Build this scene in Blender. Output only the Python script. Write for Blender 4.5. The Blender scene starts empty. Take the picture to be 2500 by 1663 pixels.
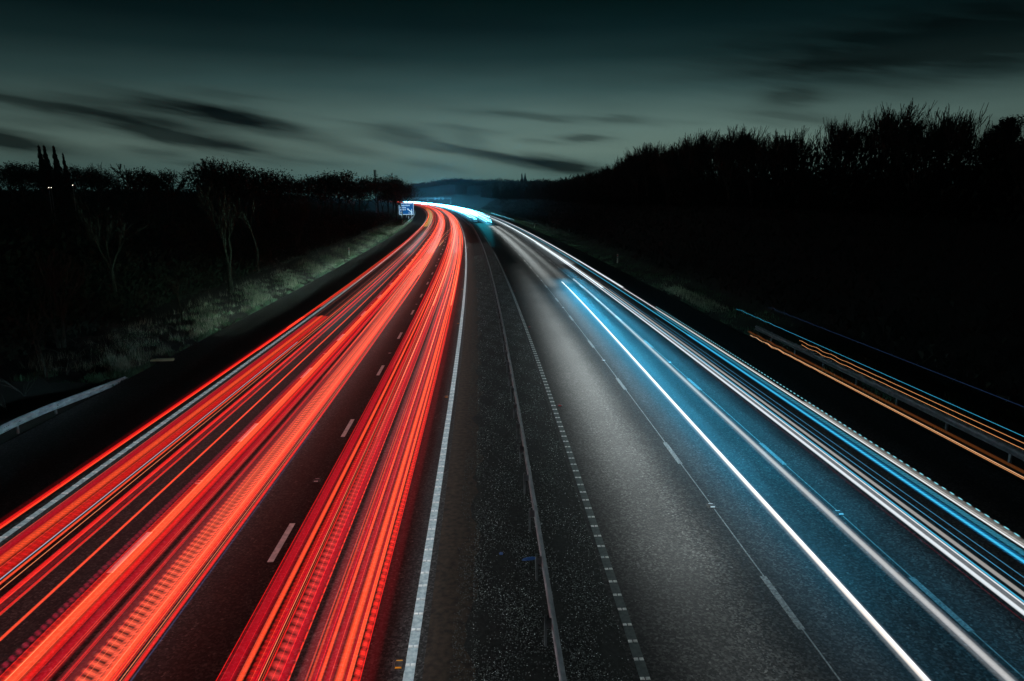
import bpy, bmesh, math, random
import numpy as np
from mathutils import Vector
random.seed(7)
SC = bpy.context.scene
COL = SC.collection
PI = math.pi

# ------------------------------------------------------------------ camera, sky, exposure
CAM_H, PITCH, YAW = 8.78, 0.2066, 0.0344
cam_data = bpy.data.cameras.new('camera')
cam_data.sensor_width = 36.0
cam_data.lens = 24.39
cam_data.clip_start, cam_data.clip_end = 0.1, 6000
cam = bpy.data.objects.new('camera', cam_data)
COL.objects.link(cam)
cam.location = (0, 0, CAM_H)
cam.rotation_euler = (PI/2 - PITCH, 0, -YAW)
SC.camera = cam
SC.view_settings.view_transform = 'Standard'
SC.view_settings.look = 'None'
SC.view_settings.exposure = 0
SC.view_settings.gamma = 1
SC.cycles.transparent_max_bounces = 64
SC.cycles.max_bounces = 5
SC.cycles.diffuse_bounces = 2
SC.cycles.glossy_bounces = 2
SC.cycles.volume_bounces = 0
SC.cycles.use_denoising = True
SC.cycles.sample_clamp_indirect = 4.0
SC.cycles.sample_clamp_direct = 0.0


def lin(r, g, b):
    f = lambda c: (c/255/12.92) if c/255 <= 0.04045 else ((c/255 + 0.055)/1.055)**2.4
    return (f(r), f(g), f(b), 1.0)


class N:
    """small helper that chains shader nodes"""
    def __init__(self, tree):
        self.t = tree
    def new(self, kind, **kw):
        n = self.t.nodes.new(kind)
        for k, v in kw.items():
            setattr(n, k, v)
        return n
    def link(self, a, b):
        self.t.links.new(a, b)
    def math(self, op, a, b=None, c=None, clamp=False):
        n = self.t.nodes.new('ShaderNodeMath'); n.operation = op; n.use_clamp = clamp
        for i, x in enumerate((a, b, c)):
            if x is None:
                continue
            if isinstance(x, (int, float)):
                n.inputs[i].default_value = x
            else:
                self.t.links.new(x, n.inputs[i])
        return n.outputs[0]
    def ramp(self, fac, stops):
        n = self.t.nodes.new('ShaderNodeValToRGB')
        e = n.color_ramp.elements
        while len(e) < len(stops):
            e.new(0.5)
        for el, (p, c) in zip(e, stops):
            el.position = p; el.color = c
        self.t.links.new(fac, n.inputs[0])
        return n.outputs[0]
    def mapr(self, v, a, b, c, d, smooth=False):
        n = self.t.nodes.new('ShaderNodeMapRange')
        if smooth:
            n.interpolation_type = 'SMOOTHSTEP'
        self.t.links.new(v, n.inputs[0])
        for i, x in enumerate((a, b, c, d)):
            n.inputs[i+1].default_value = x
        return n.outputs[0]


def sky_dir(u, v):
    """direction of a point in the sky as (azimuth, elevation), from the photograph's own pixel grid"""
    a, b = (u - 1250)/1693.83, -(v - 831.5)/1693.83
    y = math.cos(PITCH) + b*math.sin(PITCH); z = -math.sin(PITCH) + b*math.cos(PITCH)
    x = a*math.cos(YAW) + y*math.sin(YAW); y = -a*math.sin(YAW) + y*math.cos(YAW)
    return math.atan2(x, y), math.atan2(z, math.hypot(x, y))


def build_world():
    w = bpy.data.worlds.new('World'); SC.world = w; w.use_nodes = True
    t = w.node_tree; n = N(t)
    bg = t.nodes['Background']
    tc = n.new('ShaderNodeTexCoord')
    sep = n.new('ShaderNodeSeparateXYZ'); n.link(tc.outputs['Generated'], sep.inputs[0])
    az = n.math('ARCTAN2', sep.outputs[0], sep.outputs[1])
    el = n.math('ARCSINE', sep.outputs[2])
    deg = n.math('MULTIPLY', el, 180/PI)
    f = n.math('DIVIDE', deg, 40.0, clamp=True)
    # dusk gradient, teal grey at the horizon to near black overhead
    L = [(-1, (66, 102, 100)), (1.2, (84, 113, 108)), (3.4, (102, 125, 116)), (5.6, (88, 112, 106)), (8.0, (55, 80, 79)),
         (10.3, (26, 48, 49)), (12.4, (9, 28, 30)), (14.5, (2, 18, 18)), (20, (1, 12, 13)), (40, (1, 9, 10))]
    col = n.ramp(f, [(max(0, d)/40.0, lin(*c)) for d, c in L])
    # brighter where the sun went down, a little right of the road
    a0 = sky_dir(1480, 350)[0]
    dx = n.math('SUBTRACT', az, a0)
    da = n.math('POWER', n.math('ABSOLUTE', n.math('DIVIDE', dx, 0.55)), 2.0)
    glow = n.math('ADD', n.math('MULTIPLY', n.math('EXPONENT', n.math('MULTIPLY', da, -1.0)), 0.54), 0.50)
    # large soft unevenness
    comb = n.new('ShaderNodeCombineXYZ')
    n.link(n.math('MULTIPLY', az, 3.0), comb.inputs[0]); n.link(n.math('MULTIPLY', el, 16.0), comb.inputs[1])
    nz = n.new('ShaderNodeTexNoise'); nz.inputs['Scale'].default_value = 1.6; nz.inputs['Detail'].default_value = 3
    n.link(comb.outputs[0], nz.inputs['Vector'])
    uneven = n.mapr(nz.outputs[0], 0.3, 0.7, 0.90, 1.10)
    # streaked wisps warp the cloud outlines
    comb2 = n.new('ShaderNodeCombineXYZ')
    n.link(n.math('ADD', n.math('MULTIPLY', az, 7.0), n.math('MULTIPLY', el, 9.0)), comb2.inputs[0])
    n.link(n.math('ADD', n.math('MULTIPLY', el, 60.0), n.math('MULTIPLY', az, 8.0)), comb2.inputs[1])
    nz2 = n.new('ShaderNodeTexNoise'); nz2.inputs['Scale'].default_value = 1.5; nz2.inputs['Detail'].default_value = 4
    n.link(comb2.outputs[0], nz2.inputs['Vector'])
    warp = n.math('MULTIPLY', n.math('SUBTRACT', nz2.outputs[0], 0.5), 0.016)
    el2 = n.math('ADD', el, warp)
    comb3 = n.new('ShaderNodeCombineXYZ')
    n.link(n.math('MULTIPLY_ADD', el, 14.0, n.math('MULTIPLY', az, 11.0)), comb3.inputs[0])
    n.link(n.math('MULTIPLY_ADD', el, 75.0, n.math('MULTIPLY', az, 12.0)), comb3.inputs[1])
    nz3 = n.new('ShaderNodeTexNoise'); nz3.inputs['Scale'].default_value = 1.3; nz3.inputs['Detail'].default_value = 5
    n.link(comb3.outputs[0], nz3.inputs['Vector'])
    brk = n.mapr(nz3.outputs[0], .30, .62, .62, 1.12)
    clouds = [(160, 262, 230, 13, 6, .55), (300, 285, 150, 10, 8, .35), (540, 283, 175, 19, 9, .85), (470, 262, 90, 10, 4, .4), (430, 332, 190, 20, 10, .72), (560, 352, 60, 12, 8, .4),
              (20, 343, 110, 18, 9, .75), (370, 372, 60, 10, 6, .35), (985, 328, 80, 18, 9, .42), (1180, 376, 190, 12, 8, .55),
              (1370, 405, 110, 15, 6, .75), (1250, 385, 90, 10, 9, .4), (1290, 284, 140, 8, 4, .38), (1433, 337, 58, 9, 2, .5), (1515, 290, 60, 7, 2, .28),
              (1050, 406, 70, 10, 8, .28), (860, 366, 80, 9, 8, .25), (1150, 340, 50, 20, 15, .25), (1935, 237, 60, 20, 4, .42),
              (2330, 105, 430, 66, -2, .62), (2010, 165, 150, 14, -2, .40), (1930, 285, 110, 14, 6, .32), (560, 232, 90, 9, 4, .22),
              (110, 300, 90, 10, 4, .2), (700, 330, 110, 7, 7, .16), (880, 300, 120, 6, 5, .14), (1120, 312, 90, 7, 8, .2), (640, 300, 90, 9, 8, .3), (760, 395, 90, 6, 5, .18), (250, 250, 120, 8, 5, .3), (1620, 300, 100, 8, 3, .14), (480, 400, 70, 6, 3, .3), (1330, 350, 60, 5, 3, .2), (2150, 70, 260, 26, -4, .22), (2420, 170, 160, 16, -3, .22), (2450, 330, 150, 30, 0, .3)]
    keep = None
    for (u, v, wd, hg, rot, op) in clouds:
        ca, ce = sky_dir(u, v)
        sx, sy = wd/1694.0, hg/1694.0
        r = -math.radians(rot)
        c_, s_ = math.cos(r), math.sin(r)
        t1 = n.math('MULTIPLY_ADD', az, c_/sx, n.math('MULTIPLY_ADD', el2, s_/sx, -(ca*c_ + ce*s_)/sx))
        t2 = n.math('MULTIPLY_ADD', az, -s_/sy, n.math('MULTIPLY_ADD', el2, c_/sy, (ca*s_ - ce*c_)/sy))
        r2 = n.math('MULTIPLY_ADD', t1, t1, n.math('MULTIPLY', t2, t2))
        m = n.math('EXPONENT', n.math('MULTIPLY', r2, -1.0))
        k = n.math('MULTIPLY_ADD', n.math('MULTIPLY', n.math('MULTIPLY', m, brk), 1.35, clamp=True), -min(.94, op*1.15), 1.0)
        keep = k if keep is None else n.math('MULTIPLY', keep, k)
    fac = n.math('MULTIPLY', n.math('MULTIPLY', glow, uneven), keep)
    mix = n.new('ShaderNodeVectorMath', operation='SCALE')
    n.link(col, mix.inputs[0]); n.link(fac, mix.inputs['Scale'])
    n.link(mix.outputs[0], bg.inputs[0])
    bg.inputs[1].default_value = 1.0
build_world()

# ------------------------------------------------------------------ the road's course
SS = np.linspace(0, 2000, 8001)
_k = (.3553 + (.2651 - .3553)*np.clip(SS/100, 0, 1))*1e-3
_th = np.cumsum(_k)*(SS[1] - SS[0])
_cx = np.cumsum(-np.sin(_th))*(SS[1] - SS[0]); _cy = np.cumsum(np.cos(_th))*(SS[1] - SS[0])


def road(s, X, z=0.0):
    """world point at station s along the road, X metres right of the reference line"""
    if s <= 0:
        return Vector((X, s, z))
    th = float(np.interp(s, SS, _th))
    return Vector((float(np.interp(s, SS, _cx)) + X*math.cos(th), float(np.interp(s, SS, _cy)) + X*math.sin(th), z))


def heading(s):
    return float(np.interp(max(s, 0), SS, _th))


XL, X12, X23, XR = -12.69, -8.99, -5.33, -1.51
XQ, XD1, XD2, XE = 2.88, 6.45, 9.90, 13.4

# ------------------------------------------------------------------ object helpers


def link(o, parent=None):
    COL.objects.link(o)
    if parent is not None:
        o.parent = parent
    return o


def tag(o, label=None, cat=None, group=None, kind=None):
    if label: o['label'] = label
    if cat: o['category'] = cat
    if group: o['group'] = group
    if kind: o['kind'] = kind
    return o


def empty(name, loc=(0, 0, 0), rz=0.0):
    o = bpy.data.objects.new(name, None)
    o.location = loc; o.rotation_euler = (0, 0, rz)
    o.empty_display_size = 0.2
    return link(o)


class MB:
    """collects faces and links them as one mesh object"""
    def __init__(self):
        self.v, self.f, self.uv, self.smooth, self.mi = [], [], [], False, []
    def quad(self, a, b, c, d, uv=None):
        i = len(self.v); self.v += [a, b, c, d]; self.f.append((i, i+1, i+2, i+3)); self.uv.append(uv)
    def tri(self, a, b, c):
        i = len(self.v); self.v += [a, b, c]; self.f.append((i, i+1, i+2)); self.uv.append(None)
    def box(self, c, size, rz=0.0, taper=1.0):
        x, y, z = size[0]/2, size[1]/2, size[2]/2
        ca, sa = math.cos(rz), math.sin(rz)
        i = len(self.v)
        for dz, k in ((-z, 1.0), (z, taper)):
            for dx, dy in ((-x, -y), (x, -y), (x, y), (-x, y)):
                px, py = dx*k, dy*k
                self.v.append((c[0] + px*ca - py*sa, c[1] + px*sa + py*ca, c[2] + dz))
        for q in ((3, 2, 1, 0), (4, 5, 6, 7), (0, 1, 5, 4), (1, 2, 6, 5), (2, 3, 7, 6), (3, 0, 4, 7)):
            self.f.append(tuple(i + k for k in q)); self.uv.append(None)
    def tube(self, p, q, r0, r1, n=4, cap=False):
        p, q = Vector(p), Vector(q); d = q - p
        if d.length < 1e-6: return
        d.normalize()
        a = d.orthogonal().normalized(); b = d.cross(a)
        i = len(self.v)
        for c, r in ((p, r0), (q, r1)):
            for k in range(n):
                t = 2*PI*k/n
                self.v.append(tuple(c + a*(r*math.cos(t)) + b*(r*math.sin(t))))
        for k in range(n):
            k2 = (k+1) % n
            self.f.append((i+k, i+k2, i+n+k2, i+n+k)); self.uv.append(None)
        if cap:
            self.f.append(tuple(i+k for k in reversed(range(n)))); self.uv.append(None)
            self.f.append(tuple(i+n+k for k in range(n))); self.uv.append(None)
    def mesh(self, name, mat):
        me = bpy.data.meshes.new(name)
        me.from_pydata([tuple(v) for v in self.v], [], self.f)
        if mat is not None: me.materials.append(mat)
        if any(u is not None for u in self.uv):
            lay = me.uv_layers.new(name='UVMap')
            for p, u in zip(me.polygons, self.uv):
                if u is not None:
                    for li, x in zip(p.loop_indices, u):
                        lay.data[li].uv = x
        if self.smooth:
            me.polygons.foreach_set('use_smooth', [True]*len(me.polygons))
        me.update()
        return me
    def build(self, name, mat, parent=None, loc=None, rz=0.0):
        o = bpy.data.objects.new(name, self.mesh(name, mat))
        if loc is not None:
            o.location = loc; o.rotation_euler = (0, 0, rz)
        return link(o, parent)


def copy_tree(root, loc, rz=0.0, scale=1.0):
    r = root.copy(); COL.objects.link(r)
    r.location = loc; r.rotation_euler = (0, 0, rz); r.scale = (scale, scale, scale) if isinstance(scale, (int, float)) else scale
    for ch in list(root.children):
        c = ch.copy(); COL.objects.link(c); c.parent = r
        for g in list(ch.children):
            d = g.copy(); COL.objects.link(d); d.parent = c
    return r


def stations(s0, s1, near=1.5, far=6.0):
    out, s = [], s0
    while s < s1:
        out.append(s); s += near if s < 60 else (far*0.6 if s < 200 else far)
    out.append(s1)
    return out


def sheet(mb, s0, s1, Xa, Xb, z, cols=1, step=3.0):
    """flat strip of the road between two lateral offsets, UV in metres"""
    st = np.arange(s0, s1 + step, step)
    for a, b in zip(st[:-1], st[1:]):
        for k in range(cols):
            x0 = Xa + (Xb - Xa)*k/cols; x1 = Xa + (Xb - Xa)*(k+1)/cols
            mb.quad(road(a, x0, z), road(a, x1, z), road(b, x1, z), road(b, x0, z), ((x0, a), (x1, a), (x1, b), (x0, b)))

# ------------------------------------------------------------------ materials


def principled(name, color=(0.5, 0.5, 0.5, 1), rough=0.6, metal=0.0, spec=0.5):
    m = bpy.data.materials.new(name); m.use_nodes = True
    b = m.node_tree.nodes['Principled BSDF']
    b.inputs['Base Color'].default_value = color
    b.inputs['Roughness'].default_value = rough
    b.inputs['Metallic'].default_value = metal
    b.inputs['Specular IOR Level'].default_value = spec
    return m, N(m.node_tree), b


def noisy(name, c0, c1, scale=5.0, rough=0.7, metal=0.0, coord='Object', spec=0.4, bump=0.0, detail=5):
    m, n, b = principled(name, c0, rough, metal, spec)
    tc = n.new('ShaderNodeTexCoord')
    nz = n.new('ShaderNodeTexNoise'); nz.inputs['Scale'].default_value = scale; nz.inputs['Detail'].default_value = detail
    n.link(tc.outputs[coord], nz.inputs['Vector'])
    n.link(n.ramp(nz.outputs[0], [(0.32, c0), (0.68, c1)]), b.inputs['Base Color'])
    if bump:
        bp = n.new('ShaderNodeBump'); bp.inputs['Strength'].default_value = bump; bp.inputs['Distance'].default_value = 0.02
        n.link(nz.outputs[0], bp.inputs['Height']); n.link(bp.outputs[0], b.inputs['Normal'])
    return m


def asphalt(name, dark, light, rough=0.62):
    m, n, b = principled(name, (.03, .03, .03, 1), rough, 0, 0.22)
    tc = n.new('ShaderNodeTexCoord')
    mp = n.new('ShaderNodeMapping'); n.link(tc.outputs['UV'], mp.inputs[0])
    # stone chips
    vo = n.new('ShaderNodeTexVoronoi'); vo.inputs['Scale'].default_value = 22
    n.link(mp.outputs[0], vo.inputs['Vector'])
    hs = n.new('ShaderNodeSeparateColor'); n.link(vo.outputs['Color'], hs.inputs[0])
    nz = n.new('ShaderNodeTexNoise'); nz.inputs['Scale'].default_value = 0.35; nz.inputs['Detail'].default_value = 6
    n.link(mp.outputs[0], nz.inputs['Vector'])
    # long streaks of wear in the direction of travel
    mp2 = n.new('ShaderNodeMapping'); mp2.inputs['Scale'].default_value = (1.6, 0.03, 1); n.link(tc.outputs['UV'], mp2.inputs[0])
    nz2 = n.new('ShaderNodeTexNoise'); nz2.inputs['Scale'].default_value = 1.0; nz2.inputs['Detail'].default_value = 6
    n.link(mp2.outputs[0], nz2.inputs['Vector'])
    # polished wheel tracks and the oily middle of each lane
    sx_ = n.new('ShaderNodeSeparateXYZ'); n.link(tc.outputs['UV'], sx_.inputs[0])
    lane = n.math('FRACT', n.math('DIVIDE', n.math('ADD', sx_.outputs[0], 32.1), 3.5))
    wob = n.math('COSINE', n.math('MULTIPLY', lane, 4*PI))
    track = n.math('MULTIPLY_ADD', n.math('MULTIPLY', wob, nz2.outputs[0]), -.42, 1.0)
    # resurfaced lengths meeting at joints across the road
    patch = n.new('ShaderNodeTexWhiteNoise', noise_dimensions='2D')
    cbp = n.new('ShaderNodeCombineXYZ')
    n.link(n.math('FLOOR', n.math('DIVIDE', n.math('ADD', sx_.outputs[0], 32.1), 3.5)), cbp.inputs[0])
    n.link(n.math('FLOOR', n.math('DIVIDE', sx_.outputs[1], 23.0)), cbp.inputs[1])
    n.link(cbp.outputs[0], patch.inputs['Vector'])
    track = n.math('MULTIPLY', track, n.mapr(patch.outputs[0], 0, 1, .80, 1.16))
    chip = n.math('POWER', hs.outputs[0], 2.2)
    spark = n.math('MULTIPLY', n.math('GREATER_THAN', hs.outputs[1], 0.985), 2.0)
    f = n.math('MULTIPLY', n.math('MULTIPLY_ADD', chip, 1.9, 0.12), n.mapr(nz.outputs[0], .3, .7, .75, 1.2))
    f = n.math('ADD', n.math('MULTIPLY', f, n.math('MULTIPLY', n.mapr(nz2.outputs[0], .3, .7, .8, 1.2), track)), spark)
    mixn = n.new('ShaderNodeMix', data_type='RGBA', clamp_factor=False)
    n.link(f, mixn.inputs[0]); mixn.inputs[6].default_value = dark; mixn.inputs[7].default_value = light
    n.link(mixn.outputs[2], b.inputs['Base Color'])
    bp = n.new('ShaderNodeBump'); bp.inputs['Strength'].default_value = 0.5; bp.inputs['Distance'].default_value = 0.01
    n.link(hs.outputs[0], bp.inputs['Height']); n.link(bp.outputs[0], b.inputs['Normal'])
    return m


def trail_mat(name, color, strength, pitch=0.0, depth=0.8, slant=0.0, duty=0.5, soft=0.25, grain=0.0, edge=True):
    """glowing streak: gives off light and hides nothing behind it; pitch = flicker length in metres"""
    m = bpy.data.materials.new(name); m.use_nodes = True
    t = m.node_tree; t.nodes.clear(); n = N(t)
    out = n.new('ShaderNodeOutputMaterial')
    em = n.new('ShaderNodeEmission'); em.inputs['Color'].default_value = (*color, 1)
    tr = n.new('ShaderNodeBsdfTransparent')
    ad = n.new('ShaderNodeAddShader')
    n.link(em.outputs[0], ad.inputs[0]); n.link(tr.outputs[0], ad.inputs[1]); n.link(ad.outputs[0], out.inputs['Surface'])
    st = strength*0.5*(1.35 if edge else 1.0)
    if pitch or grain or edge:
        uv = n.new('ShaderNodeUVMap')
        sp = n.new('ShaderNodeSeparateXYZ'); n.link(uv.outputs[0], sp.inputs[0])
        fac = None
        if pitch:
            ph = n.math('ADD', n.math('DIVIDE', sp.outputs[1], pitch), n.math('MULTIPLY', sp.outputs[0], slant))
            fr = n.math('ABSOLUTE', n.math('SUBTRACT', n.math('FRACT', ph), 0.5))
            fac = n.mapr(fr, duty*0.5 - soft*0.5, duty*0.5 + soft*0.5, 1.0, 1.0 - depth, True)
        if grain:
            cb = n.new('ShaderNodeCombineXYZ')
            n.link(n.math('MULTIPLY', sp.outputs[0], 4.0), cb.inputs[0]); n.link(n.math('MULTIPLY', sp.outputs[1], 5.0), cb.inputs[1])
            nz = n.new('ShaderNodeTexNoise'); nz.inputs['Scale'].default_value = 2.0; nz.inputs['Detail'].default_value = 3
            n.link(cb.outputs[0], nz.inputs['Vector'])
            g = n.mapr(nz.outputs[0], .3, .7, 1 - grain, 1 + grain)
            fac = g if fac is None else n.math('MULTIPLY', fac, g)
        if edge:
            # a lamp drawn along the road is brightest along its middle
            q = n.math('MULTIPLY', sp.outputs[0], 2.0)
            e = n.math('POWER', n.math('SUBTRACT', 1.0, n.math('MULTIPLY', q, q), clamp=True), 1.2)
            fac = e if fac is None else n.math('MULTIPLY', fac, e)
        n.link(n.math('MULTIPLY', fac, st), em.inputs['Strength'])
    else:
        em.inputs['Strength'].default_value = st
    return m


M = {}
M['asphalt'] = asphalt('asphalt', (.0035, .0037, .0040, 1), (.030, .030, .0295, 1))
M['strip'] = noisy('paved_strip', (.011, .0075, .005, 1), (.052, .034, .021, 1), 6.0, .9, bump=.7, detail=8)
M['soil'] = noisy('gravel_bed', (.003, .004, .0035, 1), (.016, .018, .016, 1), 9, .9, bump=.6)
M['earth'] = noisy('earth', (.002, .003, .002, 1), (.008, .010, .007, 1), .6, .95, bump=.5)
M['paint'] = noisy('white_road_paint', (.50, .55, .55, 1), (.82, .84, .82, 1), 7, .55)
M['worn_paint'] = noisy('worn_road_paint', (.06, .065, .065, 1), (.27, .28, .27, 1), 16, .6)
M['dim_line_paint'] = noisy('dim_line_paint', (.20, .27, .29, 1), (.42, .50, .52, 1), 9, .6)  # white paint darkened, so brighter ribs stand in for light catching them
M['dim_rib_paint'] = noisy('dim_ribbed_line_paint', (.035, .05, .05, 1), (.075, .10, .10, 1), 9, .6)  # same for the right line: headlight on its ribs is put into colour
M['steel'] = noisy('galvanised_steel', (.22, .25, .27, 1), (.40, .44, .47, 1), 3, .42, .7)
M['dark_steel'] = noisy('weathered_steel', (.10, .115, .12, 1), (.20, .22, .23, 1), 4, .5, .6)
M['bark'] = noisy('bark', (.016, .020, .016, 1), (.055, .062, .05, 1), 3, .9)
M['twig'] = noisy('twig_bark', (.014, .016, .013, 1), (.04, .045, .036, 1), 2, .9)
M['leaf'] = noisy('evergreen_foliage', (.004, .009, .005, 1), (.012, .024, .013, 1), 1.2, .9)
M['white_plastic'] = noisy('white_plastic', (.82, .84, .82, 1), (.92, .92, .90, 1), 5, .5)
M['red_lens'] = principled('red_reflector', (.55, .02, .03, 1), .25)[0]
M['amber_lens'] = principled('amber_reflector', (.85, .40, .04, 1), .25)[0]
M['clear_lens'] = principled('clear_reflector', (.88, .90, .92, 1), .2)[0]
M['iron'] = noisy('cast_iron', (.03, .03, .03, 1), (.09, .09, .09, 1), 20, .55, .5)
M['sign_blue'] = noisy('sign_blue', (.0, .07, .26, 1), (.0, .12, .36, 1), 1.2, .8, spec=.05)
M['sign_white'] = principled('sign_white', (.88, .90, .92, 1), .8, 0, .05)[0]
M['sign_black'] = principled('sign_black', (.008, .01, .03, 1), .45)[0]
M['concrete'] = noisy('concrete', (.18, .18, .17, 1), (.32, .32, .30, 1), 3, .85)

# ------------------------------------------------------------------ headlight beams of the traffic, and fill lamps added beside them


def beam(name, X, z, w, s0, s1, radiance, color, tilt=0.0, spread=PI, step=9.0, fade=None):
    """a line of area lamps along the road, for swept headlights and added fill; tilt 0 shines straight down, +90 degrees towards -X"""
    st = np.arange(s0, s1, step)
    for a in st:
        b = min(a + step, s1)
        mid = 0.5*(a + b)
        k = fade(mid) if fade else 1.0
        ld = bpy.data.lights.new(name, 'AREA')
        ld.shape = 'RECTANGLE'
        ld.size = w; ld.size_y = (b - a)*1.0
        ld.energy = radiance*k*PI*w*ld.size_y
        ld.color = color
        ld.spread = spread
        o = bpy.data.objects.new(name, ld)
        o.location = road(mid, X, z)
        o.rotation_euler = (0, tilt, heading(mid))
        link(o)


def ease(s, pts):
    return float(np.interp(s, [p[0] for p in pts], [p[1] for p in pts]))


GREY = (.90, 1.0, .995); ICE = (.78, .95, 1.0); BLUE = (.055, .60, 1.0); SLATE = (.62, .86, 1.0); TEAL = (.03, .62, .80)
# carriageway on the right, traffic coming towards the bridge
beam('headlight_and_fill', 5.05, 1.1, 1.6, 8, 92, 5.2, GREY, step=7,
     fade=lambda s: ease(s, [(8, .13), (12, .22), (16, .46), (22, .74), (30, .90), (38, .74), (50, .36), (62, .16), (78, .06), (92, .01)]))
beam('headlight_and_fill', 5.1, .9, .4, 14, 92, 5.0, GREY, spread=2.6, step=7,
     fade=lambda s: ease(s, [(14, .05), (22, .35), (30, 1.0), (40, .9), (55, .42), (70, .16), (92, .01)]))
beam('headlight_and_fill', 7.4, 1.0, .8, 8, 66, 3.6, SLATE, step=7,
     fade=lambda s: ease(s, [(8, .10), (14, .3), (22, .7), (32, 1.0), (66, 1.4)]))
beam('headlight_and_fill', 8.95, 1.15, 1.0, 8, 74, 13.5, BLUE, spread=3.0, step=6,
     fade=lambda s: ease(s, [(8, .07), (12, .14), (17, .42), (24, .85), (34, 1.15), (48, 1.3), (60, 1.5), (66, 1.3), (74, .3)]))
beam('headlight_and_fill', 10.5, .8, .5, 10, 84, 10, BLUE, spread=2.4, step=7,
     fade=lambda s: ease(s, [(10, .05), (17, .25), (26, .7), (36, 1.0), (60, 1.4), (70, 1.2), (84, .3)]))
beam('headlight_and_fill', 7.4, 1.0, .9, 58, 205, 7.5, GREY, spread=2.6, step=10, fade=lambda s: ease(s, [(58, .1), (70, .5), (85, .75), (130, 1.0), (205, 1.2)]))
beam('headlight_and_fill', 9.0, .8, .5, 70, 205, 7, GREY, spread=2.4, step=12, fade=lambda s: ease(s, [(70, .4), (130, .9), (205, 1.2)]))
beam('headlight_and_fill', 12.0, .85, .8, 90, 700, 8, ICE, spread=2.6, step=20)
for i in range(17):  # added teal lamps, stepped in width to draw a wedge of light
    sa = 122 + i*6.1; xr = 3.5 + 5.3*(i + .5)/17
    beam('headlight_and_fill', (2.95 + xr)/2, .8, (xr - 2.95)*.7, sa, sa + 6.1, 0.5 + 3.2*(i/17)**1.4, TEAL, spread=3.0, step=7)
# carriageway on the left, traffic driving away
for X in (-10.8, -7.2, -3.4):
    beam('headlight_and_fill', X, 1.1, .8, 6, 110, 1.2, ICE, step=13)
    beam('headlight_and_fill', X, 1.1, .8, 110, 420, 3.0, ICE, step=31)
for X, k in ((XL, 1.0), (XR, .8)):  # low lamps added right above the edge lines to brighten their paint
    beam('headlight_and_fill', X, .45, .2, 6, 300, 1.25*k, ICE, spread=2.0, step=24)
# fill lamps added in the inner lanes to light the central reservation and its barrier
beam('headlight_and_fill', -2.7, .75, .25, 6, 130, 5.5, ICE, tilt=-PI/2 + .22, spread=1.3, step=20)
beam('headlight_and_fill', 3.6, .75, .25, 6, 130, 1.3, ICE, tilt=PI/2 - .22, spread=1.3, step=20)
# light spilling over the verges
beam('verge_light', -11.6, .9, .35, 44, 250, 8.5, (.74, 1.0, .92), tilt=PI/2 - .125, spread=math.radians(13), step=10,
     fade=lambda s: ease(s, [(44, .35), (56, .9), (70, 1.0), (120, .9), (250, .8)]))
beam('verge_light', -11.6, .9, .35, 8, 44, 5, (.45, .85, 1.0), tilt=PI/2 - .07, spread=math.radians(20), step=8,
     fade=lambda s: ease(s, [(8, .4), (26, .7), (34, .2), (44, .4)]))
beam('verge_light', -11.6, .9, .35, 50, 78, 9, (.45, 1.0, .75), tilt=PI/2 + .32, spread=math.radians(62), step=7)  # lamp added and tilted up to bring out the large bare tree
beam('verge_light', -11.6, .9, .35, 30, 130, .25, (.62, 1.0, .86), tilt=PI/2 + .3, spread=math.radians(60), step=16)
beam('verge_light', 12.0, .9, .35, 44, 420, 1.7, (.55, 1.0, .88), tilt=-PI/2 + .10, spread=math.radians(17), step=14,
     fade=lambda s: ease(s, [(44, .2), (60, .6), (80, .25), (140, .5), (180, 1.2), (420, 1.6)]))
beam('headlight_and_fill', 13.6, .9, .3, 10, 44, .8, (.45, .8, 1.0), tilt=-PI/2, spread=math.radians(50), step=12)  # lamp added to make the right barrier stand out

# ------------------------------------------------------------------ ground, roads, central reservation


def relief(s, X):
    """height of the land beside the road"""
    if -17.4 <= X <= 16.6:
        return -0.06
    if X < 0:
        h = float(np.interp(-X, [17.4, 18.2, 21, 26, 40, 75, 130, 220, 420], [-.06, .12, .22, .5, 1.6, 5.2, 9.0, 11.0, 12.0]))
        return h + .25*math.sin(s*.031 + X*.21)*min(1, max(0, (-X - 20)/15))
    h = float(np.interp(X, [16.6, 17.4, 19.5, 23, 30, 37, 48, 90, 200, 420], [-.06, .08, .25, 1.2, 5.4, 8.6, 9.4, 10.0, 12, 16]))
    return h + .4*math.sin(s*.027 + X*.17)*min(1, max(0, (X - 19)/12))


g = MB()
gx = [-420, -320, -220, -170, -130, -100, -75, -58, -46, -40, -33, -28, -25, -22, -20, -18.8, -18.2, -17.4,
      16.6, 17.4, 18.4, 19.5, 21, 23, 26, 30, 33.5, 37, 42, 48, 60, 90, 140, 200, 300, 420]
gs = list(np.arange(-12, 120, 6)) + list(np.arange(120, 1320, 20))
for a, b in zip(gs[:-1], gs[1:]):
    for x0, x1 in zip(gx[:-1], gx[1:]):
        P = lambda s, x: road(s, x, relief(s, x))
        g.quad(P(a, x0), P(a, x1), P(b, x1), P(b, x0))
tag(g.build('ground', M['earth']), kind='structure')

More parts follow.
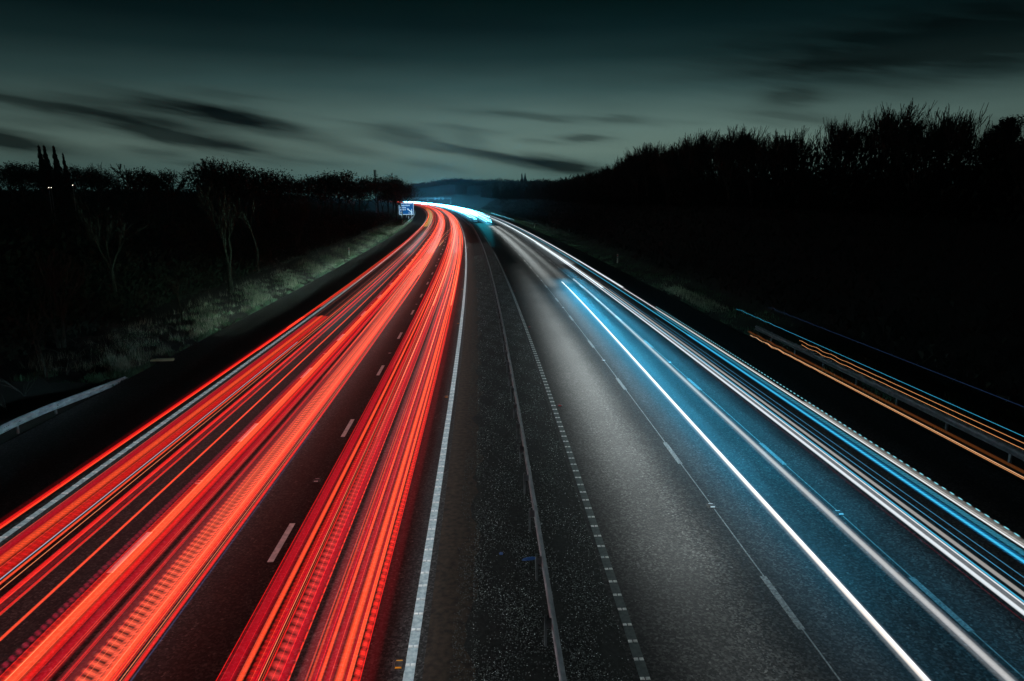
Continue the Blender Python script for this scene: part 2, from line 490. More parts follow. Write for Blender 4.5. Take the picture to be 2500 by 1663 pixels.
for (xa, xb) in ((-17.42, -1.25), (2.66, 16.62)):
    r = MB(); sheet(r, -9, 1250, xa, xb, 0.0)
    tag(r.build('road', M['asphalt']), kind='structure')
r = MB(); sheet(r, -9, 1250, -1.25, .1, 0.004); tag(r.build('pavement', M['strip']), kind='structure')
r = MB(); rg = random.Random(12); st_ = list(np.arange(-9, 110, .35)) + list(np.arange(110, 1252, 8.0)); ed_ = [-.32 + .10*math.sin(q*.9) + .09*math.sin(q*2.3 + 1) + rg.uniform(-.07, .07) for q in st_]
for i in range(len(st_) - 1):
    a, b_ = st_[i], st_[i+1]
    r.quad(road(a, ed_[i], .008), road(a, 2.66, .008), road(b_, 2.66, .008), road(b_, ed_[i+1], .008))
tag(r.build('gravel_bed', M['soil']), kind='structure')

# painted lines: ribbed edge lines and dashed lane lines


def edge_line(X, s1=1000, mat='paint', rib=0.55, rib_to=150, w=.2, plain=None):
    m = MB(); sheet(m, 4, s1, X - w/2, X + w/2, .006, step=4)
    m2 = MB()
    s = 6.0
    while s < rib_to:
        h = heading(s)
        for dx in (-.052, .052):
            m2.box(road(s, X + dx, .014), (.085, .07, .016), h, .8)
        s += rib
    base = m.build('road_marking', M[plain or mat]); tag(base, kind='structure')
    o = m2.build('road_marking', M[mat]); tag(o, kind='structure')


edge_line(XL, plain='dim_line_paint')
edge_line(XR, plain='dim_line_paint')
edge_line(XQ, plain='dim_rib_paint')
edge_line(XE, mat='worn_paint')
for X, ph, mat in ((X12, 15.1, 'paint'), (X23, 15.45, 'paint'), (XD1, 12.3, 'worn_paint'), (XD2, 12.1, 'worn_paint')):
    m = MB(); s = ph - 9
    while s < 600:
        m.quad(road(s, X-.075, .006), road(s, X+.075, .006), road(s+2.05, X+.075, .006), road(s+2.05, X-.075, .006))
        s += 9
    tag(m.build('road_marking', M[mat]), kind='structure')
# thin tarmac joints beside the lane lines on the right
for X in (XD1 + .02, XD2 + .02):
    m = MB(); sheet(m, 6, 200, X - .018, X + .018, .003, step=4); tag(m.build('road_marking', M['worn_paint']), kind='structure')

# ------------------------------------------------------------------ crash barriers
W_PROFILE = [(-.005, .155), (.018, .13), (.075, .105), (.082, .07), (.03, .02), (.03, -.02), (.082, -.07), (.075, -.105), (.018, -.13), (-.005, -.155)]


def rail_mesh(X, s0, s1, ztop, side, drop=None, thick=.006):
    """corrugated beam swept along the road; side = +1 when the corrugation faces +X"""
    m = MB(); st = stations(s0, s1, 1.6, 5)
    rows = []
    for s in st:
        dz = drop(s) if drop else 0
        rows.append([road(s, X + side*px, ztop - .155 + pz + dz) for px, pz in W_PROFILE])
        rows[-1] += [road(s, X + side*(px - thick), ztop - .155 + pz + dz) for px, pz in reversed(W_PROFILE)]
    k = len(rows[0])
    for a, b in zip(rows[:-1], rows[1:]):
        for i in range(k):
            j = (i+1) % k
            m.quad(a[i], a[j], b[j], b[i])
    return m


def barrier(label, X, s0, s1, ztop, side, post_every, mat, drop=None, posts_to=None, lap=True, post_off=.0):
    root = empty('crash_barrier', road(s0, X, 0), heading(s0))
    inv = root.matrix_basis.inverted()
    def part(mb, name, mt):
        mb.v = [tuple(inv @ Vector(v)) for v in mb.v]
        return mb.build(name, mt, root)
    part(rail_mesh(X, s0, s1, ztop, side, drop), 'rail', M[mat])
    s, n, rest = s0 + .8, 0, MB()
    while s < (posts_to or s1):
        d = drop(s) if drop else 0
        top = ztop - .04 + d
        if top > .1:
            h = heading(s)
            tgt = MB() if n < 100 else rest
            Xp = X - side*(.075 + post_off)
            tgt.box(road(s, Xp, top/2 - .05), (.05, .11, top + .1), h)
            tgt.box(road(s, X - side*(.04 + post_off/2), top - .14), (.06 + post_off, .09, .16), h)
            tgt.box(road(s, X + side*.05, top - .115), (.03, .04, .04), h)
            if n < 100:
                part(tgt, 'post', M['dark_steel'])
            n += 1
        s += post_every
    if rest.v:
        o = part(rest, 'post', M['dark_steel']); o['kind'] = 'stuff'
    if lap:
        # lapped joints with bolt heads
        s = s0 + 2.4
        j = MB()
        while s < min(s1, 130):
            d = drop(s) if drop else 0
            for pz in (.07, -.07):
                for ds in (-.11, 0, .11):
                    j.box(road(s + ds, X + side*.088, ztop - .155 + pz + d), (.012, .03, .03), heading(s))
            s += 3.2
        o = part(j, 'bolts', M['dark_steel']); o['kind'] = 'stuff'
    tag(root, label, 'crash barrier')
    return root


barrier('long galvanised crash barrier on posts along the central reservation', 1.24, 4, 640, .68, 1, 2.4, 'steel', post_off=.05)
barrier('short crash barrier on the left verge, ramping down into the ground at its end', -17.55, 3, 33.4, .62, 1, 2.4, 'steel',
        drop=lambda s: -ease(s, [(26.2, 0), (33.4, .50)]))
barrier('crash barrier along the verge beside the amber light streaks on the right', 17.2, 4, 42, .74, -1, 3.2, 'dark_steel', post_off=.09)
barrier('far crash barrier at the outer edge of the bend on the right', 17.3, 236, 330, .72, -1, 4.8, 'steel', lap=False)
barrier('far crash barrier on the left verge in front of the blue direction sign', -17.9, 205, 400, .70, 1, 4.8, 'steel', lap=False)

# ------------------------------------------------------------------ road studs


def stud(lens):
    root = empty('road_stud')
    b = MB(); b.box((0, 0, .012), (.13, .15, .024), 0, .75); b.box((0, 0, .004), (.17, .22, .008), 0, .9)
    b.build('casing', M['iron'], root)
    for y in (-.066, .066):
        e = MB(); e.box((0, y, .016), (.085, .02, .014), 0, .9); e.build('reflector', M[lens], root)
    return root


STUDS = [('amber_lens', XR - .22, 11.5, 18, 11, 'amber road stud beside the white line of the central reservation', 'amber studs along the central reservation'),
         ('red_lens', XQ + .26, 10.0, 18, 11, 'red reflective road stud beside the ribbed line right of the central barrier', 'red studs right of the central barrier'),
         ('clear_lens', X23 - .02, 20.4, 18, 12, 'white road stud between dashes left of the innermost red light streaks', 'white studs between the red streaks'),
         ('clear_lens', X12, 20.4, 18, 12, 'white road stud between dashes of the lane line under the red light streaks', 'white studs under the red streaks'),
         ('clear_lens', XD1, 18.1, 18, 11, 'iron road stud on the joint between grey lit and blue lit lanes', 'studs between the grey and blue lanes'),
         ('clear_lens', XD2, 17.5, 18, 11, 'iron road stud right of the headlight streaks on blue tarmac', 'studs on the blue lit tarmac')]
for lens, X, s0, ds, cnt, lab, grp in STUDS:
    proto = None
    for i in range(cnt):
        s = s0 + ds*i
        if proto is None:
            proto = stud(lens); o = proto
            o.location = road(s, X, .004); o.rotation_euler = (0, 0, heading(s)); o.scale = (1.5, 1.5, 1.5)
        else:
            o = copy_tree(proto, road(s, X, .004), heading(s), 1.5)
        tag(o, lab, 'road stud', grp)
# ------------------------------------------------------------------ verge marker posts


def marker(lens):
    root = empty('marker_post')
    b = MB(); b.box((0, 0, .5), (.11, .06, 1.0), 0, .92); b.box((0, 0, 1.015), (.115, .065, .03), 0, .7); b.build('post', M['white_plastic'], root)
    e = MB(); e.box((0, -.034, .84), (.07, .012, .16)); e.build('reflector', M[lens], root)
    e = MB(); e.box((0, -.034, .62), (.085, .012, .09)); e.build('number_plate', M['sign_blue'], root)
    return root


mk = marker('red_lens')
for i, (s, X, lab) in enumerate([(102.5, -18.5, 'white marker post on the lit grass verge, nearest one left of the road'),
                                 (217, -19.0, 'white marker post on the grass verge below the blue direction sign'),
                                 (262, -19.0, 'small far white marker post right of the blue direction sign'),
                                 (187, 17.8, 'tilted white marker post on the green verge beyond the white light streaks'),
                                 (89, 18.1, 'bluish marker post on the dark right verge, nearest one right of the road')]):
    loc = road(s, X, relief(s, X))
    if i == 0:
        mk.location = loc; mk.rotation_euler = (0, 0, heading(s)); o = mk
    else:
        o = copy_tree(mk, loc, heading(s))
    o.scale = (1.5, 1.5, 1.15)
    if i == 3: o.rotation_euler = (0, .22, heading(s))
    tag(o, lab, 'marker post', 'marker posts on the verges')

# ------------------------------------------------------------------ blue direction sign


def text_mesh(s, size, name, mat, parent, loc, align='LEFT'):
    cu = bpy.data.curves.new(name, 'FONT'); cu.body = s; cu.size = size; cu.align_x = align; cu.extrude = .012; cu.offset = size*.02
    tmp = bpy.data.objects.new(name, cu); COL.objects.link(tmp)
    dg = bpy.context.evaluated_depsgraph_get()
    me = bpy.data.meshes.new_from_object(tmp.evaluated_get(dg))
    bpy.data.objects.remove(tmp)
    me.materials.clear(); me.materials.append(mat)
    o = bpy.data.objects.new(name, me)
    o.rotation_euler = (PI/2, 0, 0); o.location = loc
    return link(o, parent)


S_SIGN = 276
sp = road(S_SIGN, -20.3, relief(S_SIGN, -20.3))
sign = empty('direction_sign', sp, heading(S_SIGN) - .02)
SW, SH, SB = 5.7, 4.35, 1.35 - .2
b = MB(); b.box((0, 0, SB + SH/2), (SW, .06, SH)); b.build('panel', M['sign_blue'], sign)
b = MB()
for dx, dz, w, h in ((0, SH - .1, SW - .1, .17), (0, .1, SW - .1, .17), (-SW/2 + .12, SH/2, .17, SH - .42), (SW/2 - .12, SH/2, .17, SH - .42)):
    b.box((dx, -.042, SB + dz), (w, .02, h))
b.build('border', M['sign_white'], sign)
for dx in (-1.9, 0, 1.9):
    b = MB(); b.box((dx, .1, (SB + SH - .3)/2 - .2), (.14, .12, SB + SH - .1)); b.build('post', M['steel'], sign)
text_mesh('Chelmsford', .78, 'lettering', M['sign_white'], sign, (-SW/2 + .42, -.045, SB + 3.3))
text_mesh('Harlow', .78, 'lettering', M['sign_white'], sign, (-SW/2 + .42, -.045, SB + 2.5))
text_mesh('A 414', .86, 'lettering', M['sign_white'], sign, (-SW/2 + .5, -.045, SB + 1.62))
text_mesh('\u00bd m', .66, 'lettering', M['sign_white'], sign, (.75, -.045, SB + .42))
b = MB(); b.box((-SW/2 + .75, -.042, SB + .78), (.7, .02, .82)); b.build('junction_plate', M['sign_black'], sign)
text_mesh('7', .8, 'lettering', M['sign_white'], sign, (-SW/2 + .56, -.06, SB + .52))
b = MB()
def bar(x0, z0, x1, z1, w, w1=None):
    w1 = w1 or w
    d = Vector((x1-x0, 0, z1-z0)); L_ = d.length; d.normalize(); nrm = Vector((-d.z, 0, d.x))
    p, q = Vector((x0, 0, SB+z0)), Vector((x1, 0, SB+z1))
    f0 = [p + nrm*w/2, p - nrm*w/2, q - nrm*w1/2, q + nrm*w1/2]
    fr = [v + Vector((0, -.058, 0)) for v in f0]; bk = [v + Vector((0, -.034, 0)) for v in f0]
    b.quad(*fr); b.quad(*reversed(bk))
    for i in range(4):
        j = (i+1) % 4; b.quad(fr[j], fr[i], bk[i], bk[j])
bar(2.05, .22, 2.05, 1.32, .42); bar(2.05, 1.321, 2.05, 2.25, .22); bar(1.93, 1.02, .75, 1.98, .34)
bar(.74, 2.0, .28, 2.36, .85, .06)
b.build('arrow', M['sign_white'], sign)
tag(sign, 'blue motorway direction sign with white border reading Chelmsford Harlow A 414, on posts', 'road sign')
# spot added to brighten the sign, in place of passing headlights
ld = bpy.data.lights.new('headlight_and_fill', 'SPOT'); ld.energy = 260000; ld.spot_size = math.radians(9.5); ld.spot_blend = .6; ld.color = (.55, .88, 1.0); ld.shadow_soft_size = .1
lo = link(bpy.data.objects.new('headlight_and_fill', ld)); lo.location = road(190, -11, .8)
dirv = (Vector((sp.x, sp.y, sp.z + SB + SH*.5)) - lo.location); lo.rotation_euler = dirv.to_track_quat('-Z', 'Y').to_euler()

# ------------------------------------------------------------------ gantry over the road, far off
S_G = 610
gan = empty('sign_gantry', road(S_G, .8, 0), heading(S_G))
for x in (-20.5, 0, 19.5):
    b = MB(); b.box((x, 0, 3.2), (.5 if x else .9, .6, 6.4)); b.box((x, 0, .3), (1.6, 1.2, .6), 0, .9); b.build('column', M['dark_steel'], gan)
b = MB()
for z in (5.6, 6.5):
    for y in (-.4, .4):
        b.box((-.5, y, z), (41.2, .12, .14))
for k in range(41):
    x = -20.5 + k
    for y in (-.4, .4):
        b.tube((x, y, 5.6), (x + .5, y, 6.5), .04, .04); b.tube((x + .5, y, 6.5), (x + 1.0, y, 5.6), .04, .04)
b.build('beam', M['steel'], gan)
for x in (6, 9.5, 13):
    b = MB(); b.box((x, .55, 5.7), (1.4, .2, 1.5)); b.build('sign_panel', M['dark_steel'], gan)
tag(gan, 'far sign gantry spanning the motorway through the blue headlight glow', 'gantry')

# ------------------------------------------------------------------ telecom mast
mast_p = Vector((-40.3, 257, 6.5))
mast = empty('telecom_mast', mast_p)
b = MB(); b.tube((0, 0, -4), (0, 0, 9.4), .26, .17, 10, True); b.build('pole', M['dark_steel'], mast)
for k in range(3):
    a = k*2*PI/3 + .4
    b = MB(); b.box((.36*math.cos(a), .36*math.sin(a), 10.0), (.26, .16, 2.3), a); b.build('antenna', M['dark_steel'], mast)
    b = MB(); b.tube((0, 0, 9.2), (.3*math.cos(a), .3*math.sin(a), 9.2), .04, .04); b.tube((0, 0, 9.3), (0, 0, 11), .1, .1, 6, True); b.build('bracket', M['dark_steel'], mast)
b = MB()
for k in range(12):
    t0, t1 = 2*PI*k/12, 2*PI*(k+1)/12
    b.tri((.45, -.1, 8.0), (.45 + .0, -.1 + .36*math.cos(t0), 8.0 + .36*math.sin(t0)), (.45, -.1 + .36*math.cos(t1), 8.0 + .36*math.sin(t1)))
    b.tri((.3, -.1, 8.0), (.45, -.1 + .36*math.cos(t1), 8.0 + .36*math.sin(t1)), (.45, -.1 + .36*math.cos(t0), 8.0 + .36*math.sin(t0)))
b.build('dish', M['dark_steel'], mast)
tag(mast, 'thin telecom mast with antennas rising above the dark tree line', 'mast')

# ------------------------------------------------------------------ litter
def crumple(name, mat, s, X, size, flat, label, cat, seed, rz=0.0):
    rnd = random.Random(seed)
    bm = bmesh.new(); bmesh.ops.create_icosphere(bm, subdivisions=3, radius=1)
    for v in bm.verts:
        k = 1 + rnd.uniform(-.22, .22)
        v.co = Vector((v.co.x*size[0]*k, v.co.y*size[1]*k, max(0, v.co.z*flat*k + flat*.6)))
    me = bpy.data.meshes.new(name); bm.to_mesh(me); bm.free(); me.materials.append(mat)
    o = link(bpy.data.objects.new(name, me)); o.location = road(s, X, max(relief(s, X), 0) if abs(X) > 16 else 0.0); o.rotation_euler = (0, 0, rz)
    return tag(o, label, cat)
M['blue_bag'] = principled('blue_polythene', (.02, .09, .30, 1), .3)[0]
M['pale_board'] = noisy('pale_board', (.55, .55, .34, 1), (.72, .70, .48, 1), 6, .7)
crumple('plastic_bag', M['blue_bag'], 15.3, 1.0, (.17, .035), .05, 'torn blue plastic bag lying in the gravel against the central barrier', 'litter', 3, .2)
crumple('plastic_wrapper', M['blue_bag'], 15.6, .32, (.05, .04), .04, 'small blue wrapper lying alone in the gravel of the central reservation', 'litter', 4)
b = MB(); b.box((0, 0, .05), (1.15, .26, .06)); b.box((.12, .02, .095), (.9, .2, .03), .05)
bo = b.build('wooden_board', M['pale_board'], None, road(37.0, -17.35, .03), .12); bo.rotation_euler = (.1, .02, .12)
tag(bo, 'pale yellowish board lying at the left edge of the tarmac', 'litter')

# ------------------------------------------------------------------ trees


def grow(mb_trunk, mb_crown, rnd, p, d, L_, r, depth, maxd, spread, up, split=(2, 3), trunk_levels=1, droop=0.0, wob=.14, minr=.008):
    segs = 3 if depth < 2 else 2
    pts = [Vector(p)]; dd = Vector(d)
    for k in range(segs):
        dd = (dd + Vector((rnd.uniform(-wob, wob), rnd.uniform(-wob, wob), rnd.uniform(-wob, wob)*.5 + up*.16 - droop*.1))).normalized()
        pts.append(pts[-1] + dd*(L_/segs))
    mb = mb_trunk if depth < trunk_levels else mb_crown
    r_end = r*.62
    for k in range(segs):
        ra = r + (r_end - r)*k/segs; rb = r + (r_end - r)*(k+1)/segs
        mb.tube(pts[k], pts[k+1], max(ra, minr), max(rb, minr), 5 if depth < 2 else 3)
    if depth >= maxd:
        return
    n = rnd.randint(*split)
    for k in range(n):
        a = rnd.uniform(0, 2*PI); s = rnd.uniform(.35, 1.0)*spread
        o = dd.orthogonal().normalized(); q = dd.cross(o)
        nd = (dd*math.cos(s) + (o*math.cos(a) + q*math.sin(a))*math.sin(s)).normalized()
        start = pts[-1] if k < n - 1 or depth == 0 else pts[-2]
        grow(mb_trunk, mb_crown, rnd, start, nd, L_*rnd.uniform(.62, .86), r_end*rnd.uniform(.62, .85), depth+1, maxd, spread, up, split, trunk_levels, droop, wob, minr)


def bare_tree(name, seed, H=9.0, r=.16, spread=.55, up=.5, maxd=6, split=(2, 3), first=.3, stems=1, minr=.012, bark='bark', twig='twig', wob=.14):
    rnd = random.Random(seed)
    t, c = MB(), MB()
    root = empty(name)
    for k in range(stems):
        d = Vector((rnd.uniform(-.3, .3), rnd.uniform(-.3, .3), 1)).normalized() if stems > 1 else Vector((rnd.uniform(-.06, .06), rnd.uniform(-.06, .06), 1))
        grow(t, c, rnd, (rnd.uniform(-.2, .2)*(stems > 1), rnd.uniform(-.2, .2)*(stems > 1), -.3), d, H*first, r, 0, maxd, spread, up, split, 2 if stems == 1 else 1, 0, wob, minr)
    zs = max(v[2] for v in c.v); k = H/zs
    for mb in (t, c):
        mb.v = [(v[0]*k, v[1]*k, v[2]*k) for v in mb.v]
    t.build('trunk', M[bark], root); c.build('crown', M[twig], root)
    return root


def leafy_tree(name, seed, H=9.0, W=3.5, kind='round', n=2600):
    """evergreen or ivy clad crown built from many leaf clumps with gaps"""
    rnd = random.Random(seed)
    root = empty(name)
    t = MB(); c = MB()
    base = .15*H if kind != 'poplar' else .08*H
    t.tube((0, 0, -.4), (0, 0, H*.55), .03*H*.7, .012*H, 6)
    lobes = []
    if kind == 'poplar':
        for k in range(22):
            z = base + (H - base)*(k + .5)/22
            w = W*(.55 + .45*math.sin(PI*min(1, (z - base)/(H - base)*.85 + .12)))*(1 - .75*max(0, (z/H - .65)/.35))
            for j in range(2):
                a = rnd.uniform(0, 2*PI)
                lobes.append((Vector((.45*w*math.cos(a), .45*w*math.sin(a), z)), w*.62, H*.07))
    elif kind == 'pine':
        for k in range(26):
            z = base*2 + (H - base*2)*rnd.random(); w = W*(1.1 - z/H*.75)
            a = rnd.uniform(0, 2*PI); rr = w*rnd.uniform(.2, .9)
            lobes.append((Vector((rr*math.cos(a), rr*math.sin(a), z)), w*.33, H*.05))
        for k in range(7):
            a = rnd.uniform(0, 2*PI); rr = W*rnd.uniform(0, .5)
            lobes.append((Vector((rr*math.cos(a), rr*math.sin(a), H*rnd.uniform(.86, 1.0))), W*.12, H*.06))
    else:
        for k in range(24):
            a = rnd.uniform(0, 2*PI); el = rnd.uniform(-.2, 1.0); rr = W*math.sqrt(max(0, 1 - el*el))*rnd.uniform(.45, .9)
            lobes.append((Vector((rr*math.cos(a), rr*math.sin(a), H*.58 + el*H*.36)), W*rnd.uniform(.22, .4), H*rnd.uniform(.07, .12)))
    for ctr, _, _ in lobes[::2]:
        t.tube((0, 0, min(ctr.z*.6, H*.5)), ctr, .012*H*.6, .004*H, 3)
    per = n//len(lobes)
    for ctr, w, h in lobes:
        for k in range(per):
            v = Vector((rnd.gauss(0, .5), rnd.gauss(0, .5), rnd.gauss(0, .5)))
            if v.length > 1.25: v *= 1.25/v.length
            p = ctr + Vector((v.x*w, v.y*w, v.z*h*1.2))
            s = H*rnd.uniform(.010, .022)
            a1 = Vector((rnd.uniform(-1, 1), rnd.uniform(-1, 1), rnd.uniform(-1, 1))).normalized()*s
            a2 = a1.orthogonal().normalized()*s*.8
            if kind == 'poplar': a1 = Vector((rnd.uniform(-.3, .3), rnd.uniform(-.3, .3), 1)).normalized()*s*1.8
            c.tri(p - a1 - a2*.6, p + a2, p + a1 - a2*.3)
    t.build('trunk', M['bark'], root); c.build('crown', M['leaf'], root)
    return root


rt = random.Random(21)
# --- right bank: bare wood along the skyline
protoR = [bare_tree('bare_tree', 100 + i, H=8.5, r=.12, spread=.52, up=.70, maxd=6, split=(2, 3), first=.20, minr=.014) for i in range(4)]
protoR += [bare_tree('bare_tree', 120 + i, H=8.0, r=.09, spread=.40, up=.9, maxd=5, split=(2, 3), first=.24, stems=5, minr=.014) for i in range(3)]
usedR = set()
def put(protos, k, used, loc, rz, sc):
    p = protos[k]
    if k not in used:
        used.add(k); p.location = loc; p.rotation_euler = (0, 0, rz); p.scale = (sc, sc, sc); return p
    return copy_tree(p, loc, rz, sc)
RSKY = [(1250, 440), (1330, 437), (1400, 428), (1462, 411), (1515, 385), (1579, 346), (1653, 346), (1716, 297), (1780, 302), (1812, 321), (1860, 326), (1913, 305), (1982, 297), (2045, 276),
        (2098, 255), (2151, 244), (2199, 263), (2236, 239), (2289, 255), (2342, 256), (2390, 284), (2443, 294), (2520, 282)]
RFILL = [(u, v + (12 if u < 1450 else (26 if u < 1600 else 50))) for u, v in RSKY]
def to_pixel(x, y):
    """column of the photograph in which a ground position stands"""
    a = math.atan2(x, y)
    return 1250 + 1693.83*math.tan(a - YAW)/math.cos(PITCH)*1.0
def top_z(x, y, prof):
    u = to_pixel(x, y)
    v = ease(u, prof)
    _, el_ = sky_dir(u, v)
    return CAM_H + math.hypot(x, y)*math.tan(el_)
def wood(s):
    return ease(s, [(34, .13), (42, .22), (47, .40), (52, .54), (60, .58), (66, .54), (72, .60), (80, .66), (86, .70), (92, .84), (100, .76), (112, .74), (122, .62), (132, .56), (150, .42), (170, .30), (250, .26), (520, .26)])
LR = 'leafless tree with upright branches in the dark wood topping the right bank'
for i in range(190):
    s = 38 + i*1.3 + rt.uniform(-1.2, 1.2) if i < 140 else 218 + (i - 140)*6 + rt.uniform(-3, 3)
    X = rt.uniform(33.5, 41)
    k = rt.choice([0, 1, 2, 3, 4, 4, 5, 5, 6, 6])
    # skyline profile seen in the photo: tall near s=60-75 and 120, lower between
    loc = road(s, X, relief(s, X) - .2)
    zt = top_z(loc.x, loc.y, RSKY)
    sc = max(1.6, (zt - loc.z)*(1.0 if i % 3 == 0 else rt.uniform(.80, 1.02)))/(8.5 if k < 4 else 8.0)
    o = put(protoR, k, usedR, loc, rt.uniform(0, 6.28), sc)
    if k < 4: o.scale = (sc*.9, sc*.9, sc)
    tag(o, LR, 'tree', 'bare trees on the right bank')
# pines at the right hand end of the skyline
protoP = [leafy_tree('pine_tree', 300 + i, H=7.5, W=2.6, kind='pine', n=3000) for i in range(2)]
usedP = set()
for i, (s, X) in enumerate([(47.5, 36), (45.5, 34.5), (43.0, 35.5), (41.5, 34.5), (44.0, 37), (49, 37.5), (40.5, 35.5)]):
    loc = road(s, X, relief(s, X) - .2)
    o = put(protoP, i % 2, usedP, loc, i*1.3, max(.2, (top_z(loc.x, loc.y, RSKY) - loc.z)/7.5*rt.uniform(.9, 1.02)))
    tag(o, 'dark bushy pine at the right hand end of the skyline wood', 'tree', 'pines at the end of the wood')
# undergrowth that makes the bank solid
def thicket(name, label, spots, seed, n, size, cat='undergrowth'):
    rnd = random.Random(seed); c = MB()
    for _ in range(n):
        s, X, zl, zh = spots(rnd)
        p = road(s, X, relief(s, X) + rnd.uniform(zl, zh))
        sz = size*rnd.uniform(.5, 1.3)
        a1 = Vector((rnd.uniform(-.6, .6), rnd.uniform(-.6, .6), rnd.uniform(.4, 1))).normalized()*sz
        a2 = a1.orthogonal().normalized()*sz*.55
        c.tri(p - a1 - a2*.7, p + a2, p + a1 - a2*.2)
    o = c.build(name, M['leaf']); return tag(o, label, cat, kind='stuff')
def wood_spot(r):
    s = 28 + 490*r.random()**2.5; X = r.uniform(33, 40)
    p = road(s, X, relief(s, X))
    return s, X, -.2, max(.6, (top_z(p.x, p.y, RFILL) - p.z)*r.random()**.8)
thicket('undergrowth', 'dark scrub filling the foot of the wood on the right bank', wood_spot, 5, 150000, .36)
thicket('undergrowth', 'dark scrub on the lower slope of the right bank',
        lambda r: (25 + 400*r.random()**1.6, r.uniform(20.5, 33), -.1, 1.1), 6, 16000, .25)
thicket('undergrowth', 'dark brambly scrub between the left verge and the trees behind it',
        lambda r: (20 + 290*r.random()**1.7, -24.2 - 19*r.random()**1.3, -.2, .5 + 1.1*r.random()), 7, 36000, .20)
thicket('undergrowth', 'dark scrub and hedges below the left skyline trees',
        lambda r: ((lambda X: (60 + 330*r.random(), X, -.2, .3 + 2.8*r.random()**1.5))(r.uniform(-135, -42))), 8, 42000, .5)

# --- left skyline
protoL = [bare_tree('bare_tree', 200 + i, H=7.5, r=.16, spread=.72, up=.28, maxd=6, split=(2, 3), first=.26, minr=.03) for i in range(3)]
usedL = set()
LT = 'rounded leafless tree in the dark line of trees on the left skyline'
def skyline(u, v, dist):
    """ground point below a skyline pixel of the photograph at a chosen distance, with the height the top must reach"""
    az, el_ = sky_dir(u, v)
    x, y = dist*math.sin(az), dist*math.cos(az)
    return x, y, CAM_H + dist*math.tan(el_)
from bisect import bisect
def ground_z(x, y):
    i = int(np.argmin((_cx - x)**2 + (_cy - y)**2)); th = _th[i]
    X = (x - _cx[i])*math.cos(th) + (y - _cy[i])*math.sin(th)
    return relief(float(SS[i]), float(X))
def place_top(proto_list, k, used, H0, u, v, dist, wide=1.0):
    x, y, zt = skyline(u, v + (3 if proto_list is protoL else 0), dist); z0 = ground_z(x, y) - .3
    sc = max(.25, (zt - z0)/H0)
    o = put(proto_list, k, used, (x, y, z0), rt.uniform(0, 6.28), 1.0)
    o.scale = (sc*wide, sc*wide, sc)
    return o
for u, v, d, w in [(228, 391, 165, 1.0), (240, 398, 170, 1.1), (335, 398, 150, 1.0), (362, 399, 150, 1.0), (385, 412, 155, 1.0), (405, 408, 150, .9), (440, 414, 150, 1.0), (300, 424, 170, 1.0),
                   (500, 379, 140, .95), (522, 385, 143, .8), (545, 384, 140, .9), (566, 384, 142, .9), (590, 410, 140, 1.1), (620, 409, 150, 1.1), (655, 412, 150, 1.0),
                   (690, 421, 170, 1.0), (722, 421, 190, 1.0), (745, 428, 190, 1.0), (775, 421, 215, 1.1), (800, 416, 220, 1.1), (822, 413, 220, 1.1), (840, 414, 225, 1.0), (860, 425, 230, 1.0), (890, 432, 240, 1.1),
                   (935, 428, 250, .9), (955, 417, 250, .9), (967, 421, 252, .9), (980, 436, 255, 1.0), (1000, 446, 300, 1.0), (30, 398, 170, 1.2), (60, 404, 175, 1.2), (100, 400, 170, 1.2), (170, 408, 180, 1.2), (275, 428, 180, 1.1)]:
    o = place_top(protoL, rt.randrange(3), usedL, 7.5, u, v, d, w)
    tag(o, LT, 'tree', 'bare trees on the left skyline')
protoB = [leafy_tree('round_tree', 330 + i, H=7, W=3.2, kind='round', n=2600) for i in range(2)]
usedB = set()
for u, v, d, w in [(18, 398, 172, 1.0), (45, 399, 168, 1.1), (90, 398, 175, .9), (130, 406, 175, .9), (175, 405, 180, .9), (200, 410, 180, 1.0), (530, 392, 141, .9), (505, 402, 141, 1.0), (570, 400, 143, 1.0), (610, 413, 150, 1.2),
                   (660, 416, 160, 1.2), (350, 412, 150, 1.0), (400, 416, 152, .9), (240, 412, 168, 1.0), (790, 424, 220, 1.3), (825, 420, 222, 1.3), (920, 430, 245, 1.1), (945, 430, 248, 1.1), (965, 437, 250, 1.1), (875, 434, 235, 1.1), (740, 432, 195, 1.1), (700, 428, 180, 1.1)]:
    o = place_top(protoB, rt.randrange(2), usedB, 7.0, u, v, d, w)
    tag(o, 'dense dark bushy tree in the left skyline between leafless ones', 'tree', 'dense trees on the left skyline')
protoQ = [leafy_tree('poplar_tree', 350, H=9, W=.80, kind='poplar', n=2600)]
usedQ = set()
for u, v, lab in [(103, 366, 'slim poplar standing leftmost of the four above the left skyline'), (116, 366, 'tallest slim poplar, second of the four above the left skyline'),
                  (139, 367, 'slim poplar standing apart right of the poplar pair on the left skyline'), (161, 384, 'shortest slim poplar, last of the four on the left skyline')]:
    o = place_top(protoQ, 0, usedQ, 9.0, u, v, 178, .9 if v < 380 else .7); o.rotation_euler = (0, -.05, 0)
    tag(o, lab, 'tree', 'poplars on the left skyline')
for u, v, lab in [(1274, 427, 'slim far poplar on the hill right of the road end, left one of the pair'), (1282, 427, 'slim far poplar on the hill right of the road end, right one of the pair')]:
    o = place_top(protoQ, 0, usedQ, 9.0, u, v, 700, 1.2)
    tag(o, lab, 'tree', 'poplars on the far hill')

